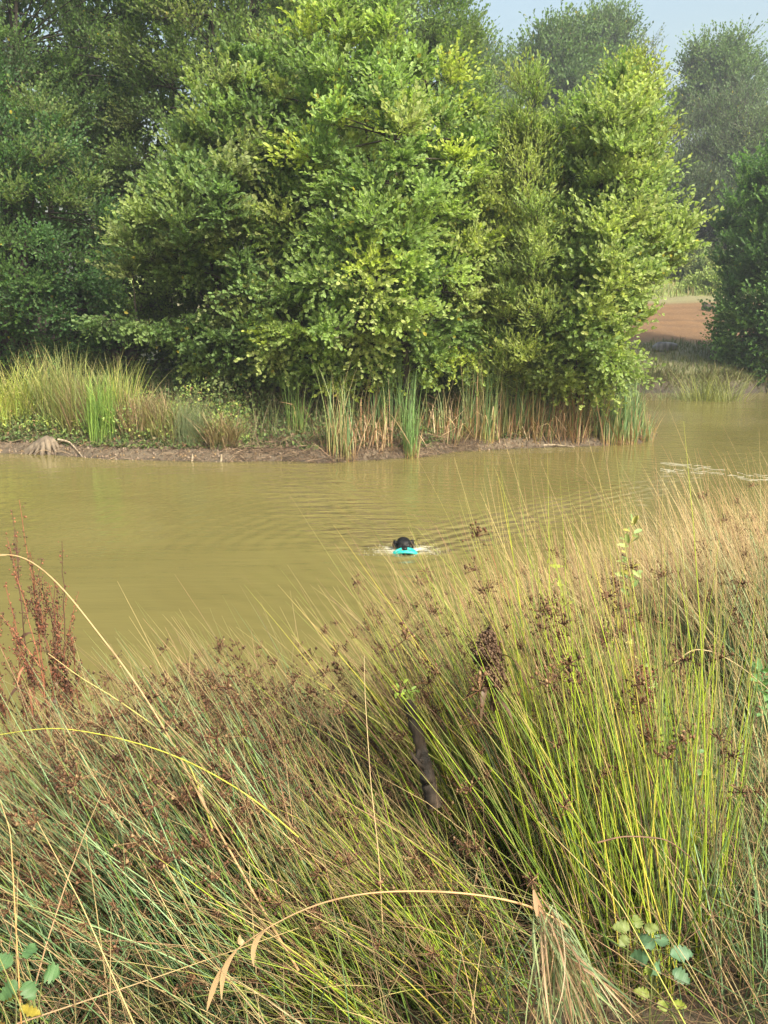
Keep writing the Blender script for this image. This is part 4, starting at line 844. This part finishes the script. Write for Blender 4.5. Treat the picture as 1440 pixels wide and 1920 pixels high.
def bigleaf(g, c, d, n_, L_, wd, col, lobes=5):
    """one broad serrated leaf: outline fan with a sunken midrib and wavy rim"""
    d = nrmz(d); s_ = nrmz(np.cross(n_, d)); n_ = np.cross(d, s_); K = 23; t = np.linspace(0, 1, K)
    prof = np.sin(np.pi * t ** .75) ** .8 * wd * .5 * (.62 + .5 * np.abs(np.sin(t * np.pi * lobes + .6))); prof[-1] = 0; prof[0] = .04 * wd
    mid = c + d * (t * L_)[:, None] - n_ * (.22 * L_ * t ** 2)[:, None]
    wv = .12 * wd * np.sin(t * 9 + rng.uniform(0, 6)) + .25 * prof
    Lf = mid + s_ * prof[:, None] + n_ * wv[:, None]; Rt = mid - s_ * prof[:, None] + n_ * (.25 * prof + .1 * wd * np.sin(t * 8))[:, None]
    idx = np.arange(K * 3).reshape(K, 3); V = np.stack([Lf, mid, Rt], 1).reshape(-1, 3)
    q = np.concatenate([np.stack([idx[:-1, k], idx[:-1, k + 1], idx[1:, k + 1], idx[1:, k]], -1) for k in (0, 1)])
    cc = np.tile(col, (K, 3, 1)).reshape(K, 3, 3) * rng.uniform(.85, 1.15, (K, 3, 1)); cc[:, 1] *= 1.2
    g.add(V, q=q, c=cc.reshape(-1, 3))
def rosette(label, px, py, Y, n_, L_, cols, seed, ratio=.75, name='broad_leaved_seedling'):
    global rng
    rng = np.random.default_rng(seed); c = np.array(P(px, py, Y)); a = np.linspace(0, 6.28, n_, endpoint=False) + rng.normal(0, .35, n_)
    root = empty(name, tuple(c), label, 'wild plant'); g = Geo(); g2 = Geo()
    for k in range(n_):
        d = np.array([np.cos(a[k]), np.sin(a[k]) * .6, np.sin(a[k]) * .35 + rng.uniform(0, .5)]); p0 = c + d * L_ * rng.uniform(.3, .9) + rng.normal(0, .006, 3)
        bigleaf(g, p0, d + [0, 0, -.2], np.array([0, -.55, .8]) + rng.normal(0, .35, 3), L_ * rng.uniform(.65, 1.15), L_ * ratio * rng.uniform(.8, 1.1), pal(cols, [1] * len(cols), 1, .15)[0])
        b0 = c - [0, -.03, .14]; tubes(g2, bez(b0[None], ((b0 + p0) / 2 + [0, 0, .03])[None], p0[None], 6), np.linspace(.0018, .001, 6)[None], np.array([.22, .26, .09]), 4)
    g.build('leaves', BLADE, root); g2.build('stems', STEM, root)
    return root
rosette('pale blue-green broad-leaved seedling low in the biggest tussock', 1240, 1795, 1.48, 6, .05, [(.09, .17, .085), (.07, .14, .07)], 71)
rosette('yellow-green leaves just above the blue-green seedling', 1190, 1745, 1.5, 4, .034, [(.14, .18, .05)], 72)
rosette('small yellow-green leaves at the bottom below the blue-green seedling', 1235, 1862, 1.42, 4, .032, [(.17, .21, .035)], 73)
rosette('yellow spotted leaves at the bottom left corner', -4, 1895, 1.30, 6, .042, [(.22, .18, .025), (.20, .12, .03)], 74)
rosette('green leaf pair above the yellow leaves at the bottom left', 45, 1830, 1.32, 5, .045, [(.07, .14, .05)], 75)
# fallen sheaf of dead blades
root = empty('dead_grass_sheaf', tuple(P(1012, 1700, 1.3)), 'sheaf of folded tan and grey-green dead blades hanging at the bottom, right of centre', 'dead grass')
g = Geo(); N = 130; f = rng.random((N, 1)); a = np.array(P(1012, 1690, 1.30)) * (1 - f * .5) + np.array(P(1075, 1860, 1.22)) * f * .5 + rng.normal(0, .012, (N, 3)); e = np.stack([np.array(P(rng.normal(1090, 60), rng.uniform(1860, 2060), rng.uniform(1.1, 1.28))) for _ in range(N)])
strips(g, bez(a, (a + e) / 2 + rng.normal(0, .022, (N, 3)) + [0, -.03, .04], e, 9), (np.sin(np.linspace(.5, 3.0, 9))[None] * rng.uniform(.001, .0038, N)[:, None]) + .0005, rnd3(N), pal([(.36, .25, .14), (.28, .18, .10), (.22, .27, .12), (.16, .22, .10), (.42, .34, .2)], [2, 2, 2, 2, 1], N)[:, None])
g.build('blades', BLADE, root)
g = Geo(); a = np.array([P(1000, 1668, 1.3)]); e = np.array([P(1035, 1770, 1.27)]); strips(g, bez(a, (a + e) / 2 + [[-.01, 0, .01]], e, 9), (np.sin(np.linspace(.1, 2.9, 9)) * .016)[None] + .001, np.array([[1, .2, .3]]), np.array([[[.38, .23, .13]]])); g.build('broad_leaf', BLADE, root)
# ------------------------------------------------------------------ haze
hm = bpy.data.materials.new('haze'); hm.use_nodes = True; hn = hm.node_tree.nodes; hn.clear()
ho = hn.new('ShaderNodeOutputMaterial'); hv = hn.new('ShaderNodeVolumePrincipled'); hv.inputs['Color'].default_value = (.86, .92, 1, 1); hv.inputs['Density'].default_value = .0012; hv.inputs['Anisotropy'].default_value = .2
hm.node_tree.links.new(hv.outputs[0], ho.inputs['Volume'])
me = bpy.data.meshes.new('haze'); x0, x1, y0, y1, z0, z1 = -80, 85, -8, 165, -2, 36
me.from_pydata([(x, y, z) for x in (x0, x1) for y in (y0, y1) for z in (z0, z1)], [], [(0, 1, 3, 2), (4, 6, 7, 5), (0, 4, 5, 1), (2, 3, 7, 6), (0, 2, 6, 4), (1, 5, 7, 3)])
me.materials.append(hm); o = bpy.data.objects.new('haze', me); sc.collection.objects.link(o); tag(o, 'thin morning haze over the pond and the trees', 'haze', kind='stuff')
